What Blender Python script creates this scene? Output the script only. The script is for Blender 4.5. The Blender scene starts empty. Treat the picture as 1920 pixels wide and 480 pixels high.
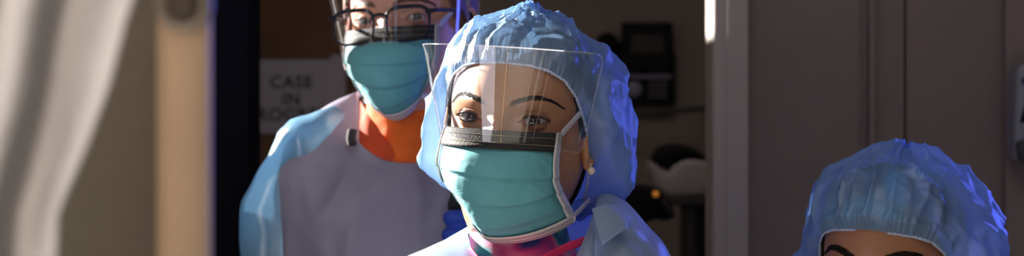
import bpy, bmesh, math, random
import numpy as np
from mathutils import Vector, Matrix, noise

random.seed(7)
np.random.seed(7)
S = bpy.context.scene
COL = S.collection
R = math.radians
PI = math.pi

# ------------------------------------------------------------------ camera
FPX = 4375.0                       # focal length in pixels of the 1920 px frame
CAMZ = 1.5
cam = bpy.data.cameras.new('camera')
cam.sensor_width = 36.0
cam.lens = FPX / 1920.0 * 36.0
cam.dof.use_dof = True
cam.dof.focus_distance = 2.24
cam.dof.aperture_fstop = 7.6
cam.clip_start = 0.05
cam_o = bpy.data.objects.new('camera', cam)
cam_o.location = (0, 0, CAMZ)
cam_o.rotation_euler = (R(90), 0, 0)
COL.objects.link(cam_o)
S.camera = cam_o


def at(px, py, d):
    return Vector(((px - 960) * d / FPX, d, CAMZ - (py - 240) * d / FPX))


# ------------------------------------------------------------------ world, lights, exposure
S.view_settings.view_transform = 'Standard'
S.view_settings.look = 'None'
S.view_settings.gamma = 1
S.view_settings.exposure = 0.0
S.view_settings.use_curve_mapping = False
S.cycles.max_bounces = 10
S.cycles.transparent_max_bounces = 24
S.cycles.caustics_reflective = False
S.cycles.caustics_refractive = False
W = bpy.data.worlds.new('world')
S.world = W
W.use_nodes = True
bg = W.node_tree.nodes['Background']
bg.inputs[0].default_value = (0.86, 0.88, 1.0, 1)
bg.inputs[1].default_value = 0.09


def lamp(name, kind, loc, direction, energy, color, size=1.0, size_y=None):
    l = bpy.data.lights.new(name, kind)
    l.energy = energy
    l.color = color
    if kind == 'AREA':
        l.shape = 'RECTANGLE'
        l.size = size
        l.size_y = size_y or size
    if kind == 'SUN':
        l.angle = 0.012
    o = bpy.data.objects.new(name, l)
    o.location = loc
    o.rotation_euler = Vector(direction).to_track_quat('-Z', 'Y').to_euler()
    COL.objects.link(o)
    return o


SUN_AZ, SUN_EL = 35.0, 20.0        # behind the plane of the faces, from the left
sd = Vector((math.cos(R(SUN_AZ)) * math.cos(R(SUN_EL)), -math.sin(R(SUN_AZ)) * math.cos(R(SUN_EL)), -math.sin(R(SUN_EL))))
lamp('sun', 'SUN', (-4, 4, 3.5), sd, 34.0, (1.0, 0.93, 0.82))
# added area light, low and left of the camera: visor reflection and fill
lamp('visor_reflection_fill', 'AREA', (-1.5, 0.25, 0.73), (1.5, 2.0, 0.8), 5.2, (0.97, 0.92, 1.0), 1.05, 0.34)
# blue lamp at the right of the group
bl = lamp('blue_lamp', 'AREA', (1.25, 3.57, 1.72), (-0.55, -1.0, -0.12), 12.0, (0.10, 0.14, 1.0), 0.3, 0.5)
bl.data.spread = R(100)
# added dim fill under the corridor ceiling
lamp('corridor_fill', 'AREA', (0.3, 4.7, 2.62), (0, 0, -1), 2.2, (1.0, 0.86, 0.78), 0.6, 0.6)
# added overhead fill so the mask pleats shade underneath
lamp('overhead_fill', 'AREA', (0.35, 1.35, 2.66), (-0.05, 0.25, -1), 4.0, (1.0, 0.95, 0.9), 0.6, 0.6)
# added narrow fill that brightens the curtain and post
cl = lamp('curtain_fill', 'AREA', (-0.75, 0.35, 2.3), (0.52, 0.58, -0.82), 2.7, (1.0, 0.91, 0.80), 0.4, 0.4)
cl.data.spread = R(50)


# ------------------------------------------------------------------ materials
def new_mat(name):
    m = bpy.data.materials.new(name)
    m.use_nodes = True
    nt = m.node_tree
    return m, nt, nt.nodes['Principled BSDF'], nt.nodes['Material Output']


def noise_col(nt, c1, c2, scale, detail=3, coord='Object', lo=0.35, hi=0.65, stretch=None):
    tc = nt.nodes.new('ShaderNodeTexCoord')
    n = nt.nodes.new('ShaderNodeTexNoise')
    n.inputs['Scale'].default_value = scale
    n.inputs['Detail'].default_value = detail
    src = tc.outputs[coord]
    if stretch:
        mp = nt.nodes.new('ShaderNodeMapping')
        mp.inputs['Scale'].default_value = stretch
        nt.links.new(src, mp.inputs[0])
        src = mp.outputs[0]
    nt.links.new(src, n.inputs['Vector'])
    r = nt.nodes.new('ShaderNodeValToRGB')
    r.color_ramp.elements[0].position = lo
    r.color_ramp.elements[1].position = hi
    r.color_ramp.elements[0].color = (*c1, 1)
    r.color_ramp.elements[1].color = (*c2, 1)
    nt.links.new(n.outputs[0], r.inputs[0])
    return r.outputs[0], n.outputs[0], src


def bump(nt, height, strength, dist=0.001):
    b = nt.nodes.new('ShaderNodeBump')
    b.inputs['Strength'].default_value = strength
    b.inputs['Distance'].default_value = dist
    nt.links.new(height, b.inputs['Height'])
    return b.outputs[0]


def plain(name, c, rough=0.6, metal=0.0, var=0.06, scale=30, bmp=0.0, spec=0.5, coat=0.0):
    m, nt, p, out = new_mat(name)
    c1 = tuple(max(0, v * (1 - var)) for v in c)
    c2 = tuple(min(1, v * (1 + var)) for v in c)
    co, fac, src = noise_col(nt, c1, c2, scale)
    nt.links.new(co, p.inputs['Base Color'])
    p.inputs['Roughness'].default_value = rough
    p.inputs['Metallic'].default_value = metal
    p.inputs['Specular IOR Level'].default_value = spec
    p.inputs['Coat Weight'].default_value = coat
    if bmp:
        nt.links.new(bump(nt, fac, bmp), p.inputs['Normal'])
    return m


def skin(name, c, flush):
    m, nt, p, out = new_mat(name)
    co, fac, src = noise_col(nt, c, flush, 22, 4)
    at_ = nt.nodes.new('ShaderNodeAttribute')
    at_.attribute_name = 'pigment'
    mx = nt.nodes.new('ShaderNodeMix')
    mx.data_type = 'RGBA'
    mx.blend_type = 'MULTIPLY'
    mx.inputs[0].default_value = 1.0
    nt.links.new(co, mx.inputs[6])
    nt.links.new(at_.outputs['Color'], mx.inputs[7])
    nt.links.new(mx.outputs[2], p.inputs['Base Color'])
    p.inputs['Roughness'].default_value = 0.42
    p.inputs['Subsurface Weight'].default_value = 0.08
    p.inputs['Subsurface Radius'].default_value = (0.9, 0.35, 0.2)
    p.inputs['Subsurface Scale'].default_value = 0.006
    n = nt.nodes.new('ShaderNodeTexNoise')
    n.inputs['Scale'].default_value = 900
    n.inputs['Detail'].default_value = 2
    nt.links.new(src, n.inputs['Vector'])
    nt.links.new(bump(nt, n.outputs[0], 0.25, 0.0004), p.inputs['Normal'])
    return m


def film(name, c, transp, transl, gloss, rough, weave=0.0, var=None, scale=60, diff_c=None):
    """thin cloth or plastic: diffuse + light passing through + a sheen + a little see-through"""
    m = bpy.data.materials.new(name)
    m.use_nodes = True
    nt = m.node_tree
    nt.nodes.clear()
    out = nt.nodes.new('ShaderNodeOutputMaterial')
    c2 = var or tuple(v * 0.85 for v in c)
    co, fac, src = noise_col(nt, c2, c, scale, 4)
    d = nt.nodes.new('ShaderNodeBsdfDiffuse')
    t = nt.nodes.new('ShaderNodeBsdfTranslucent')
    g = nt.nodes.new('ShaderNodeBsdfGlossy')
    g.inputs['Roughness'].default_value = rough
    x = nt.nodes.new('ShaderNodeBsdfTransparent')
    x.inputs[0].default_value = (*[0.5 + 0.5 * v for v in c], 1)
    nt.links.new(co, d.inputs[0])
    nt.links.new(co, t.inputs[0])
    if weave:
        w = nt.nodes.new('ShaderNodeTexNoise')
        w.inputs['Scale'].default_value = 700
        w.inputs['Detail'].default_value = 2
        nt.links.new(src, w.inputs['Vector'])
        nb = bump(nt, w.outputs[0], weave, 0.0006)
        for n in (d, t, g):
            nt.links.new(nb, n.inputs['Normal'])
    a = nt.nodes.new('ShaderNodeMixShader')
    a.inputs[0].default_value = transl
    nt.links.new(d.outputs[0], a.inputs[1])
    nt.links.new(t.outputs[0], a.inputs[2])
    b = nt.nodes.new('ShaderNodeMixShader')
    b.inputs[0].default_value = gloss
    nt.links.new(a.outputs[0], b.inputs[1])
    nt.links.new(g.outputs[0], b.inputs[2])
    e = nt.nodes.new('ShaderNodeMixShader')
    e.inputs[0].default_value = transp
    nt.links.new(b.outputs[0], e.inputs[1])
    nt.links.new(x.outputs[0], e.inputs[2])
    nt.links.new(e.outputs[0], out.inputs[0])
    return m


def clear_sheet(name, ior=1.5, tint=(0.97, 0.98, 1.0), rough=0.03, haze=0.0):
    m = bpy.data.materials.new(name)
    m.use_nodes = True
    nt = m.node_tree
    nt.nodes.clear()
    out = nt.nodes.new('ShaderNodeOutputMaterial')
    f = nt.nodes.new('ShaderNodeFresnel')
    geo = nt.nodes.new('ShaderNodeNewGeometry')
    io = nt.nodes.new('ShaderNodeMapRange')          # the same reflectance from either side of the sheet
    io.inputs['To Min'].default_value = ior
    io.inputs['To Max'].default_value = 1.0 / ior
    nt.links.new(geo.outputs['Backfacing'], io.inputs['Value'])
    nt.links.new(io.outputs[0], f.inputs[0])
    g = nt.nodes.new('ShaderNodeBsdfGlossy')
    g.inputs['Roughness'].default_value = rough
    x = nt.nodes.new('ShaderNodeBsdfTransparent')
    x.inputs[0].default_value = (*tint, 1)
    a = nt.nodes.new('ShaderNodeMixShader')
    nt.links.new(f.outputs[0], a.inputs[0])
    nt.links.new(x.outputs[0], a.inputs[1])
    nt.links.new(g.outputs[0], a.inputs[2])
    res = a
    if haze:
        d = nt.nodes.new('ShaderNodeBsdfTranslucent')
        d2 = nt.nodes.new('ShaderNodeBsdfDiffuse')
        h = nt.nodes.new('ShaderNodeMixShader')
        h.inputs[0].default_value = 0.5
        nt.links.new(d.outputs[0], h.inputs[1])
        nt.links.new(d2.outputs[0], h.inputs[2])
        b = nt.nodes.new('ShaderNodeMixShader')
        b.inputs[0].default_value = haze
        nt.links.new(a.outputs[0], b.inputs[1])
        nt.links.new(h.outputs[0], b.inputs[2])
        res = b
    nt.links.new(res.outputs[0], out.inputs[0])
    return m


def mask_mat(name, c, c2):
    m, nt, p, out = new_mat(name)
    co, fac, src = noise_col(nt, c, c2, 25)
    nt.links.new(co, p.inputs['Base Color'])
    p.inputs['Roughness'].default_value = 0.62
    p.inputs['Sheen Weight'].default_value = 0.15
    p.inputs['Specular IOR Level'].default_value = 0.35
    w = nt.nodes.new('ShaderNodeTexWave')
    w.wave_type = 'BANDS'
    w.bands_direction = 'DIAGONAL'
    w.inputs['Scale'].default_value = 330
    w.inputs['Distortion'].default_value = 1.2
    nt.links.new(src, w.inputs['Vector'])
    n = nt.nodes.new('ShaderNodeTexNoise')
    n.inputs['Scale'].default_value = 500
    nt.links.new(src, n.inputs['Vector'])
    a = nt.nodes.new('ShaderNodeMath')
    a.operation = 'ADD'
    nt.links.new(w.outputs['Fac'], a.inputs[0])
    nt.links.new(n.outputs[0], a.inputs[1])
    nt.links.new(bump(nt, a.outputs[0], 0.13, 0.0006), p.inputs['Normal'])
    return m


def tie_dye(name, cols, scale):
    m, nt, p, out = new_mat(name)
    tc = nt.nodes.new('ShaderNodeTexCoord')
    n = nt.nodes.new('ShaderNodeTexNoise')
    n.inputs['Scale'].default_value = scale
    n.inputs['Detail'].default_value = 1.5
    n.inputs['Distortion'].default_value = 0.6
    nt.links.new(tc.outputs['Object'], n.inputs['Vector'])
    r = nt.nodes.new('ShaderNodeValToRGB')
    e = r.color_ramp.elements
    k = len(cols)
    for i, c in enumerate(cols):
        pos = 0.32 + 0.36 * i / (k - 1)
        if i == 0:
            e[0].position = pos
            el = e[0]
        elif i == k - 1:
            el = e[-1]
            el.position = pos
        else:
            el = e.new(pos)
        el.color = (*c, 1)
    nt.links.new(n.outputs[0], r.inputs[0])
    nt.links.new(r.outputs[0], p.inputs['Base Color'])
    p.inputs['Roughness'].default_value = 0.8
    f = nt.nodes.new('ShaderNodeTexNoise')
    f.inputs['Scale'].default_value = 900
    nt.links.new(tc.outputs['Object'], f.inputs['Vector'])
    nt.links.new(bump(nt, f.outputs[0], 0.3, 0.0006), p.inputs['Normal'])
    return m


def emit(name, c, s):
    m, nt, p, out = new_mat(name)
    p.inputs['Base Color'].default_value = (*c, 1)
    p.inputs['Emission Color'].default_value = (*c, 1)
    p.inputs['Emission Strength'].default_value = s
    return m


M = {}
M['wall'] = plain('warm grey wall paint', (0.30, 0.245, 0.225), 0.75, var=0.03, scale=6, bmp=0.05)
M['wall_side'] = plain('off white wall paint', (0.55, 0.52, 0.48), 0.8, var=0.03, scale=6)
M['panel'] = plain('grey brown door laminate', (0.26, 0.21, 0.195), 0.55, var=0.04, scale=9)
M['panel_dark'] = plain('dark gasket', (0.09, 0.07, 0.065), 0.6)
M['navy'] = plain('navy painted steel', (0.006, 0.007, 0.014), 0.95, var=0.05, spec=0.02)
M['jamb'] = plain('pale painted steel', (0.52, 0.48, 0.45), 0.35, var=0.04, scale=14)
M['floor'] = plain('grey vinyl floor', (0.30, 0.29, 0.28), 0.4, var=0.1, scale=12)
M['ceiling'] = plain('ceiling board', (0.7, 0.69, 0.66), 0.9, var=0.05, scale=40)
M['wood'] = plain('brown wood veneer', (0.16, 0.066, 0.024), 0.5, var=0.2, scale=8)
M['paper'] = plain('white paper', (0.52, 0.50, 0.60), 0.7, var=0.02)
M['ink'] = plain('black ink', (0.03, 0.03, 0.05), 0.6)
M['tan'] = plain('tan wood post', (0.80, 0.56, 0.36), 0.55, var=0.1, scale=7)
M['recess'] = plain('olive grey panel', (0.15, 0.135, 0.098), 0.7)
M['brass'] = plain('dull brass', (0.36, 0.30, 0.23), 0.45, metal=0.3)
M['brass_dark'] = plain('dark recess of knob', (0.12, 0.09, 0.06), 0.6)
M['curtain'] = film('grey white curtain cloth', (0.50, 0.47, 0.455), 0.0, 0.35, 0.02, 0.6, weave=0.3, scale=15)
M['black_plastic'] = plain('black plastic', (0.008, 0.008, 0.010), 0.7, spec=0.2)
M['dark_grey'] = plain('dark grey plastic', (0.045, 0.043, 0.045), 0.5)
M['screen_off'] = plain('dark display', (0.012, 0.009, 0.007), 0.4, spec=0.2)
M['key'] = plain('grey key', (0.13, 0.13, 0.18), 0.5)
M['key_pale'] = plain('pale lilac key', (0.32, 0.31, 0.45), 0.5)
M['white_plastic'] = plain('off white plastic', (0.46, 0.42, 0.42), 0.4)
M['disp'] = plain('cool white plastic', (0.30, 0.31, 0.38), 0.45)
M['disp_blue'] = plain('deep blue print', (0.02, 0.025, 0.12), 0.5)
M['grey_lever'] = plain('charcoal lever', (0.05, 0.05, 0.065), 0.5)
M['amber'] = emit('amber lamp', (0.9, 0.33, 0.05), 0.3)
M['amber_dim'] = emit('dim yellow lamp', (0.8, 0.5, 0.08), 0.15)
M['steel'] = plain('steel', (0.35, 0.34, 0.34), 0.35, metal=0.9)
M['skin_a'] = skin('olive skin', (0.43, 0.215, 0.115), (0.48, 0.235, 0.130))
M['skin_b'] = skin('fair skin', (0.66, 0.36, 0.26), (0.70, 0.35, 0.26))
M['skin_c'] = skin('brown skin', (0.34, 0.155, 0.085), (0.38, 0.175, 0.095))
M['hair_dark'] = plain('near black hair', (0.018, 0.013, 0.012), 0.75, var=0.3, scale=200, spec=0.15)
M['hair_red'] = plain('dark auburn hair', (0.10, 0.03, 0.018), 0.5, var=0.3, scale=200)
M['sclera'] = plain('eye white', (0.46, 0.42, 0.40), 0.12, var=0.02, coat=0.6)
M['iris_brown'] = plain('dark brown iris', (0.028, 0.014, 0.009), 0.08, var=0.3, scale=900, coat=0.8)
M['iris_green'] = plain('grey green iris', (0.07, 0.08, 0.06), 0.08, var=0.3, scale=900, coat=0.8)
M['pupil'] = plain('pupil', (0.003, 0.003, 0.003), 0.05, coat=0.8)
M['cap'] = film('blue nonwoven', (0.34, 0.52, 0.76), 0.22, 0.52, 0.06, 0.38, weave=0.35, var=(0.27, 0.45, 0.70), scale=30)
M['cap_b'] = film('sheer blue nonwoven', (0.36, 0.58, 0.92), 0.34, 0.42, 0.08, 0.36, weave=0.35, var=(0.30, 0.50, 0.80), scale=30)
M['band'] = plain('pale elastic', (0.50, 0.60, 0.80), 0.8, var=0.2, scale=300)
M['inner'] = tie_dye('navy cloth with teal spots', [(0.015, 0.013, 0.02), (0.02, 0.018, 0.03), (0.03, 0.05, 0.07), (0.03, 0.46, 0.52), (0.05, 0.70, 0.70)], 17)
M['mask'] = mask_mat('teal mask fabric', (0.115, 0.40, 0.47), (0.14, 0.45, 0.52))
M['mask_black'] = plain('black foam', (0.018, 0.016, 0.017), 0.7, bmp=0.6, scale=400)
M['stitch'] = plain('pale stitch', (0.32, 0.29, 0.20), 0.7)
M['binding'] = plain('white binding', (0.72, 0.70, 0.72), 0.7, bmp=0.4, scale=500)
M['stitch_grey'] = plain('grey stitch', (0.25, 0.26, 0.30), 0.7)
M['visor'] = clear_sheet('clear visor film', 1.75, haze=0.008)
M['visor_b'] = clear_sheet('thin visor film', 1.4, haze=0.004)
M['visor_edge'] = clear_sheet('visor film edge', 1.5, haze=0.22, rough=0.1)
M['lens'] = clear_sheet('spectacle lens', 1.18, haze=0.0)
M['frame'] = plain('navy acetate', (0.007, 0.008, 0.024), 0.4, spec=0.25)
M['gown'] = film('blue plastic gown with painted lilac reflection', (0.38, 0.36, 0.48), 0.06, 0.22, 0.05, 0.42, weave=0.12, var=(0.30, 0.29, 0.41), scale=8)  # chest of the light-blue gown; lilac reflected light put into its colour
M['gown_sleeve'] = film('pale blue plastic sleeve', (0.27, 0.48, 0.66), 0.08, 0.60, 0.10, 0.28, weave=0.12, var=(0.18, 0.37, 0.56), scale=9)
M['gown_a'] = film('pale blue coated gown', (0.42, 0.56, 0.74), 0.04, 0.45, 0.10, 0.33, weave=0.4, var=(0.36, 0.50, 0.70), scale=10)
M['orange'] = plain('orange knit', (0.80, 0.135, 0.012), 0.8, var=0.08, scale=60, bmp=0.3)
M['orange_red'] = plain('red orange placket', (0.62, 0.06, 0.01), 0.75, var=0.08, scale=60)
M['black_cloth'] = plain('black cloth', (0.012, 0.012, 0.015), 0.8)
M['scrub_tie'] = tie_dye('pink teal tie dye', [(0.03, 0.05, 0.24), (0.45, 0.03, 0.22), (0.55, 0.17, 0.33), (0.02, 0.26, 0.30), (0.03, 0.07, 0.28), (0.04, 0.30, 0.22)], 17)
M['scrub_green'] = plain('teal green cloth', (0.03, 0.20, 0.19), 0.8, bmp=0.3, scale=300)
M['trim_pink'] = plain('crimson pink trim', (0.62, 0.02, 0.12), 0.75, bmp=0.3, scale=300)
M['trousers'] = plain('navy scrub trousers', (0.03, 0.05, 0.12), 0.85)
M['shoe'] = plain('dark shoe', (0.03, 0.03, 0.035), 0.6)
M['glove'] = plain('blue nitrile', (0.018, 0.06, 0.42), 0.62, bmp=0.2, scale=120)
M['pearl'] = plain('pearl', (0.75, 0.70, 0.64), 0.2, coat=0.6)


# ------------------------------------------------------------------ mesh helpers
class MB:
    """collects shapes into one mesh"""
    def __init__(self):
        self.v, self.f, self.m = [], [], []

    def add(self, v, f, mi=0, xf=None):
        n = len(self.v)
        if xf is not None:
            v = [xf @ Vector(p) for p in v]
        self.v += [tuple(p) for p in v]
        self.f += [tuple(i + n for i in q) for q in f]
        self.m += [mi] * len(f)
        return self

    def box(self, lo, hi, bev=0.0, mi=0, xf=None, seg=2):
        bm = bmesh.new()
        bmesh.ops.create_cube(bm, size=1)
        for q in bm.verts:
            for i in range(3):
                q.co[i] = lo[i] + (q.co[i] + 0.5) * (hi[i] - lo[i])
        if bev:
            bmesh.ops.bevel(bm, geom=list(bm.edges), offset=bev, segments=seg, affect='EDGES', profile=0.6)
        bm.verts.index_update()
        v = [tuple(q.co) for q in bm.verts]
        f = [tuple(q.index for q in p.verts) for p in bm.faces]
        bm.free()
        return self.add(v, f, mi, xf)

    def tube(self, pts, rad, n=12, mi=0, caps=True, flat=1.0, up=None, xf=None):
        v, f = tube(pts, rad, n, caps, flat, up)
        return self.add(v, f, mi, xf)

    def lathe(self, prof, n=24, mi=0, xf=None):
        v, f = [], []
        for r, z in prof:
            for i in range(n):
                a = 2 * PI * i / n
                v.append((r * math.cos(a), r * math.sin(a), z))
        for k in range(len(prof) - 1):
            for i in range(n):
                j = (i + 1) % n
                f.append((k * n + i, k * n + j, (k + 1) * n + j, (k + 1) * n + i))
        f.append(tuple(range(n))[::-1])
        f.append(tuple((len(prof) - 1) * n + i for i in range(n)))
        return self.add(v, f, mi, xf)

    def build(self, name, mats, parent=None, smooth=True):
        return mesh_obj(name, self.v, self.f, mats, parent, smooth, self.m)


def mesh_obj(name, v, f, mats, parent=None, smooth=True, mi=None):
    me = bpy.data.meshes.new(name)
    me.from_pydata([tuple(map(float, p)) for p in v], [], [tuple(map(int, q)) for q in f])
    if not isinstance(mats, (list, tuple)):
        mats = [mats]
    for m in mats:
        me.materials.append(m)
    if mi is not None and len(mats) > 1:
        me.polygons.foreach_set('material_index', np.array(mi, dtype=np.int32))
    bm = bmesh.new()
    bm.from_mesh(me)
    bmesh.ops.recalc_face_normals(bm, faces=bm.faces)
    bm.to_mesh(me)
    bm.free()
    me.polygons.foreach_set('use_smooth', [smooth] * len(me.polygons))
    if smooth == 'auto':
        pass
    me.update()
    o = bpy.data.objects.new(name, me)
    COL.objects.link(o)
    if parent is not None:
        o.parent = parent
    return o


def sharp(o, deg=35):
    me = o.data
    me.set_sharp_from_angle(angle=R(deg))
    return o


def tube(pts, rad, n=12, caps=True, flat=1.0, up=None):
    P = [Vector(p) for p in pts]
    if not hasattr(rad, '__len__'):
        rad = [rad] * len(P)
    rings = []
    T = []
    for i in range(len(P)):
        a = P[max(i - 1, 0)]
        b = P[min(i + 1, len(P) - 1)]
        T.append((b - a).normalized())
    u = Vector(up) if up is not None else (Vector((0, 0, 1)) if abs(T[0].z) < 0.9 else Vector((1, 0, 0)))
    seq = []
    if caps:
        for k in (80, 50, 22):
            seq.append((P[0] - T[0] * rad[0] * math.sin(R(k)) * (1 if flat == 1 else flat), T[0], rad[0] * math.cos(R(k))))
    for i in range(len(P)):
        seq.append((P[i], T[i], rad[i]))
    if caps:
        for k in (22, 50, 80):
            seq.append((P[-1] + T[-1] * rad[-1] * math.sin(R(k)) * (1 if flat == 1 else flat), T[-1], rad[-1] * math.cos(R(k))))
    v, f = [], []
    for (p, t, r) in seq:
        u = (u - t * u.dot(t)).normalized()
        w = t.cross(u)
        for k in range(n):
            a = 2 * PI * k / n
            v.append(tuple(p + u * (math.cos(a) * r) + w * (math.sin(a) * r * flat)))
    m = len(seq)
    for i in range(m - 1):
        for k in range(n):
            j = (k + 1) % n
            f.append((i * n + k, i * n + j, (i + 1) * n + j, (i + 1) * n + k))
    f.append(tuple(range(n))[::-1])
    f.append(tuple((m - 1) * n + k for k in range(n)))
    return v, f


def smooth_path(pts, k=8):
    P = [Vector(p) for p in pts]
    out = []
    for i in range(len(P) - 1):
        p0 = P[i - 1] if i else P[0] * 2 - P[1]
        p1, p2 = P[i], P[i + 1]
        p3 = P[i + 2] if i + 2 < len(P) else P[-1] * 2 - P[-2]
        for j in range(k):
            t = j / k
            out.append(0.5 * ((2 * p1) + (p2 - p0) * t + (2 * p0 - 5 * p1 + 4 * p2 - p3) * t * t + (3 * p1 - p0 - 3 * p2 + p3) * t ** 3))
    out.append(P[-1])
    return out


def grid_faces(nr, nc, closed=False):
    f = []
    for i in range(nr - 1):
        for j in range(nc if closed else nc - 1):
            k = (j + 1) % nc
            f.append((i * nc + j, i * nc + k, (i + 1) * nc + k, (i + 1) * nc + j))
    return f


def empty(name, loc, rz=0.0):
    o = bpy.data.objects.new(name, None)
    o.empty_display_size = 0.1
    o.location = loc
    o.rotation_euler = (0, 0, rz)
    COL.objects.link(o)
    return o


def tag(o, label=None, cat=None, group=None, kind=None):
    if label:
        o['label'] = label
    if cat:
        o['category'] = cat
    if group:
        o['group'] = group
    if kind:
        o['kind'] = kind
    return o


def struct(name, mb, mats, smooth=False):
    o = mb.build(name, mats, None, smooth)
    o['kind'] = 'structure'
    return o


def nz(p, s):
    return noise.noise(Vector((p[0] * s, p[1] * s, p[2] * s)))


def ridge(p, s):
    return 1.0 - abs(noise.noise(Vector((p[0] * s, p[1] * s, p[2] * s)))) * 2.0


def smoothstep(a, b, x):
    t = np.clip((x - a) / (b - a), 0, 1)
    return t * t * (3 - 2 * t)


def cr(keys, t):
    """Catmull-Rom through rows of keys at real index t (numpy)"""
    K = np.asarray(keys, float)
    n = len(K)
    t = np.clip(np.asarray(t, float), 0, n - 1 - 1e-9)
    i = np.floor(t).astype(int)
    u = (t - i)[..., None]
    g = lambda k: K[np.clip(k, 0, n - 1)]
    p0, p1, p2, p3 = g(i - 1), g(i), g(i + 1), g(i + 2)
    return 0.5 * (2 * p1 + (p2 - p0) * u + (2 * p0 - 5 * p1 + 4 * p2 - p3) * u ** 2 + (3 * p1 - p0 - 3 * p2 + p3) * u ** 3)


# ------------------------------------------------------------------ room shell
YW = 3.6                            # wall with the doorway
b = MB().box((-1.9, -2.4, -0.06), (2.7, 6.2, 0.0))
struct('floor', b, M['floor'])
b = MB().box((-1.06, -0.2, 2.7), (2.7, 6.2, 2.76))
struct('ceiling', b, M['ceiling'])
b = MB().box((-1.9, 6.0, 0), (2.7, 6.1, 2.7))
struct('wall_back', b, M['wall'])
b = MB().box((2.6, 1.0, 0), (2.7, 6.0, 2.7))
struct('wall_right', b, M['wall'])
# unseen left walls; their openings are invented and placed to aim the sun
XL = -0.62
sun_gaps = [(2.52, 2.93, 1.35, 2.02), (3.175, 3.38, 1.50, 1.90), (4.40, 4.66, 2.185, 2.40)]
for nm, X, ys, ww in (('wall_left', XL, [1.82, sun_gaps[0][0], sun_gaps[0][1], sun_gaps[1][0], sun_gaps[1][1], 3.6], sun_gaps[:2]), ('wall_corridor', -0.95, [3.6, sun_gaps[2][0], sun_gaps[2][1], 6.0], sun_gaps[2:])):
    b = MB()
    for i in range(len(ys) - 1):
        w = [q for q in ww if abs(q[0] - ys[i]) < 1e-6]
        if w:
            b.box((X - 0.1, ys[i], 0), (X, ys[i + 1], w[0][2]))
            b.box((X - 0.1, ys[i], w[0][3]), (X, ys[i + 1], 2.7))
        else:
            b.box((X - 0.1, ys[i], 0), (X, ys[i + 1], 2.7))
    struct(nm, b, M['wall_side'])
for k, (y0, y1, z0, z1) in enumerate(sun_gaps):
    X = XL if k < 2 else -0.95
    b = MB()
    t = 0.02
    b.box((X - 0.11, y0 - t, z0 - t), (X + 0.015, y0 + 0.004, z1 + t), 0.003)
    b.box((X - 0.11, y1 - 0.004, z0 - t), (X + 0.015, y1 + t, z1 + t), 0.003)
    b.box((X - 0.11, y0, z0 - t), (X + 0.03, y1, z0 + 0.004), 0.003)
    b.box((X - 0.11, y0, z1 - 0.004), (X + 0.015, y1, z1 + t), 0.003)
    struct('sun_opening_%d' % (k + 1), b, M['jamb'])  # rims of the invented openings that gate the sun
# doorway wall: navy jamb at the left, pale jamb and grey brown panels at the right
xl = at(470, 0, YW).x
xr = at(1334, 0, YW).x
b = MB().box((XL - 0.1, YW, 0), (xl - 0.075, YW + 0.12, 2.7))
b.box((xl - 0.075, YW, 2.2), (xr + 0.06, YW + 0.12, 2.7))
struct('wall_doorway', b, M['navy'])
b = MB().box((xl - 0.075, YW - 0.02, 0), (xl, YW + 0.14, 2.2), 0.004)
struct('trim_1', b, M['navy'])
b = MB().box((xr, YW - 0.012, 0), (xr + 0.052, YW + 0.13, 2.2), 0.014, seg=4)
b.box((xr + 0.022, YW - 0.0165, 0), (xr + 0.056, YW + 0.01, 2.2), 0.004, seg=4)
struct('trim_2', b, M['jamb'], True)
x1 = at(1612, 0, YW).x
x2 = at(1640, 0, YW).x
x3 = at(1700, 0, YW).x
x4 = at(1882, 0, YW).x
b = MB().box((xr + 0.05, YW + 0.01, 0), (x1, YW + 0.1, 2.7))
b.box((x1, YW + 0.016, 0), (x2 - 0.008, YW + 0.1, 2.7))
b.box((x2 - 0.009, YW - 0.004, 0), (x2 + 0.002, YW + 0.1, 2.7), 0.003)
b.box((x2 + 0.002, YW + 0.014, 0), (x3 - 0.002, YW + 0.1, 2.7))
b.box((x3 - 0.002, YW + 0.022, 0), (x3 + 0.0015, YW + 0.1, 2.7), mi=1)
b.box((x3 + 0.0015, YW + 0.01, 0), (x4, YW + 0.1, 2.7))
struct('door_1', b, [M['panel'], M['panel_dark']])
b = MB().box((x4, YW - 0.012, 0), (2.6, YW + 0.1, 2.7), 0.006)
struct('wall_side', b, M['wall'])
# brown door in the corridor behind
xd = at(690, 0, 5.95).x
b = MB().box((-0.85, 5.945, 0.005), (xd, 5.999, 2.1), 0.004)
for (u0, u1, z0, z1) in ((-0.75, xd - 0.12, 0.2, 0.95), (-0.75, xd - 0.12, 1.1, 1.35)):
    b.box((u0, 5.938, z0), (u1, 5.95, z1), 0.004)
struct('door_2', b, M['wood'])
b = MB()
b.box((-0.9, 5.93, 0), (-0.852, 6.0, 2.16), 0.004)
b.box((xd + 0.002, 5.93, 0), (xd + 0.05, 6.0, 2.16), 0.004)
b.box((-0.9, 5.93, 2.11), (xd + 0.05, 6.0, 2.17), 0.004)
struct('trim_3', b, M['wood'])

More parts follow.
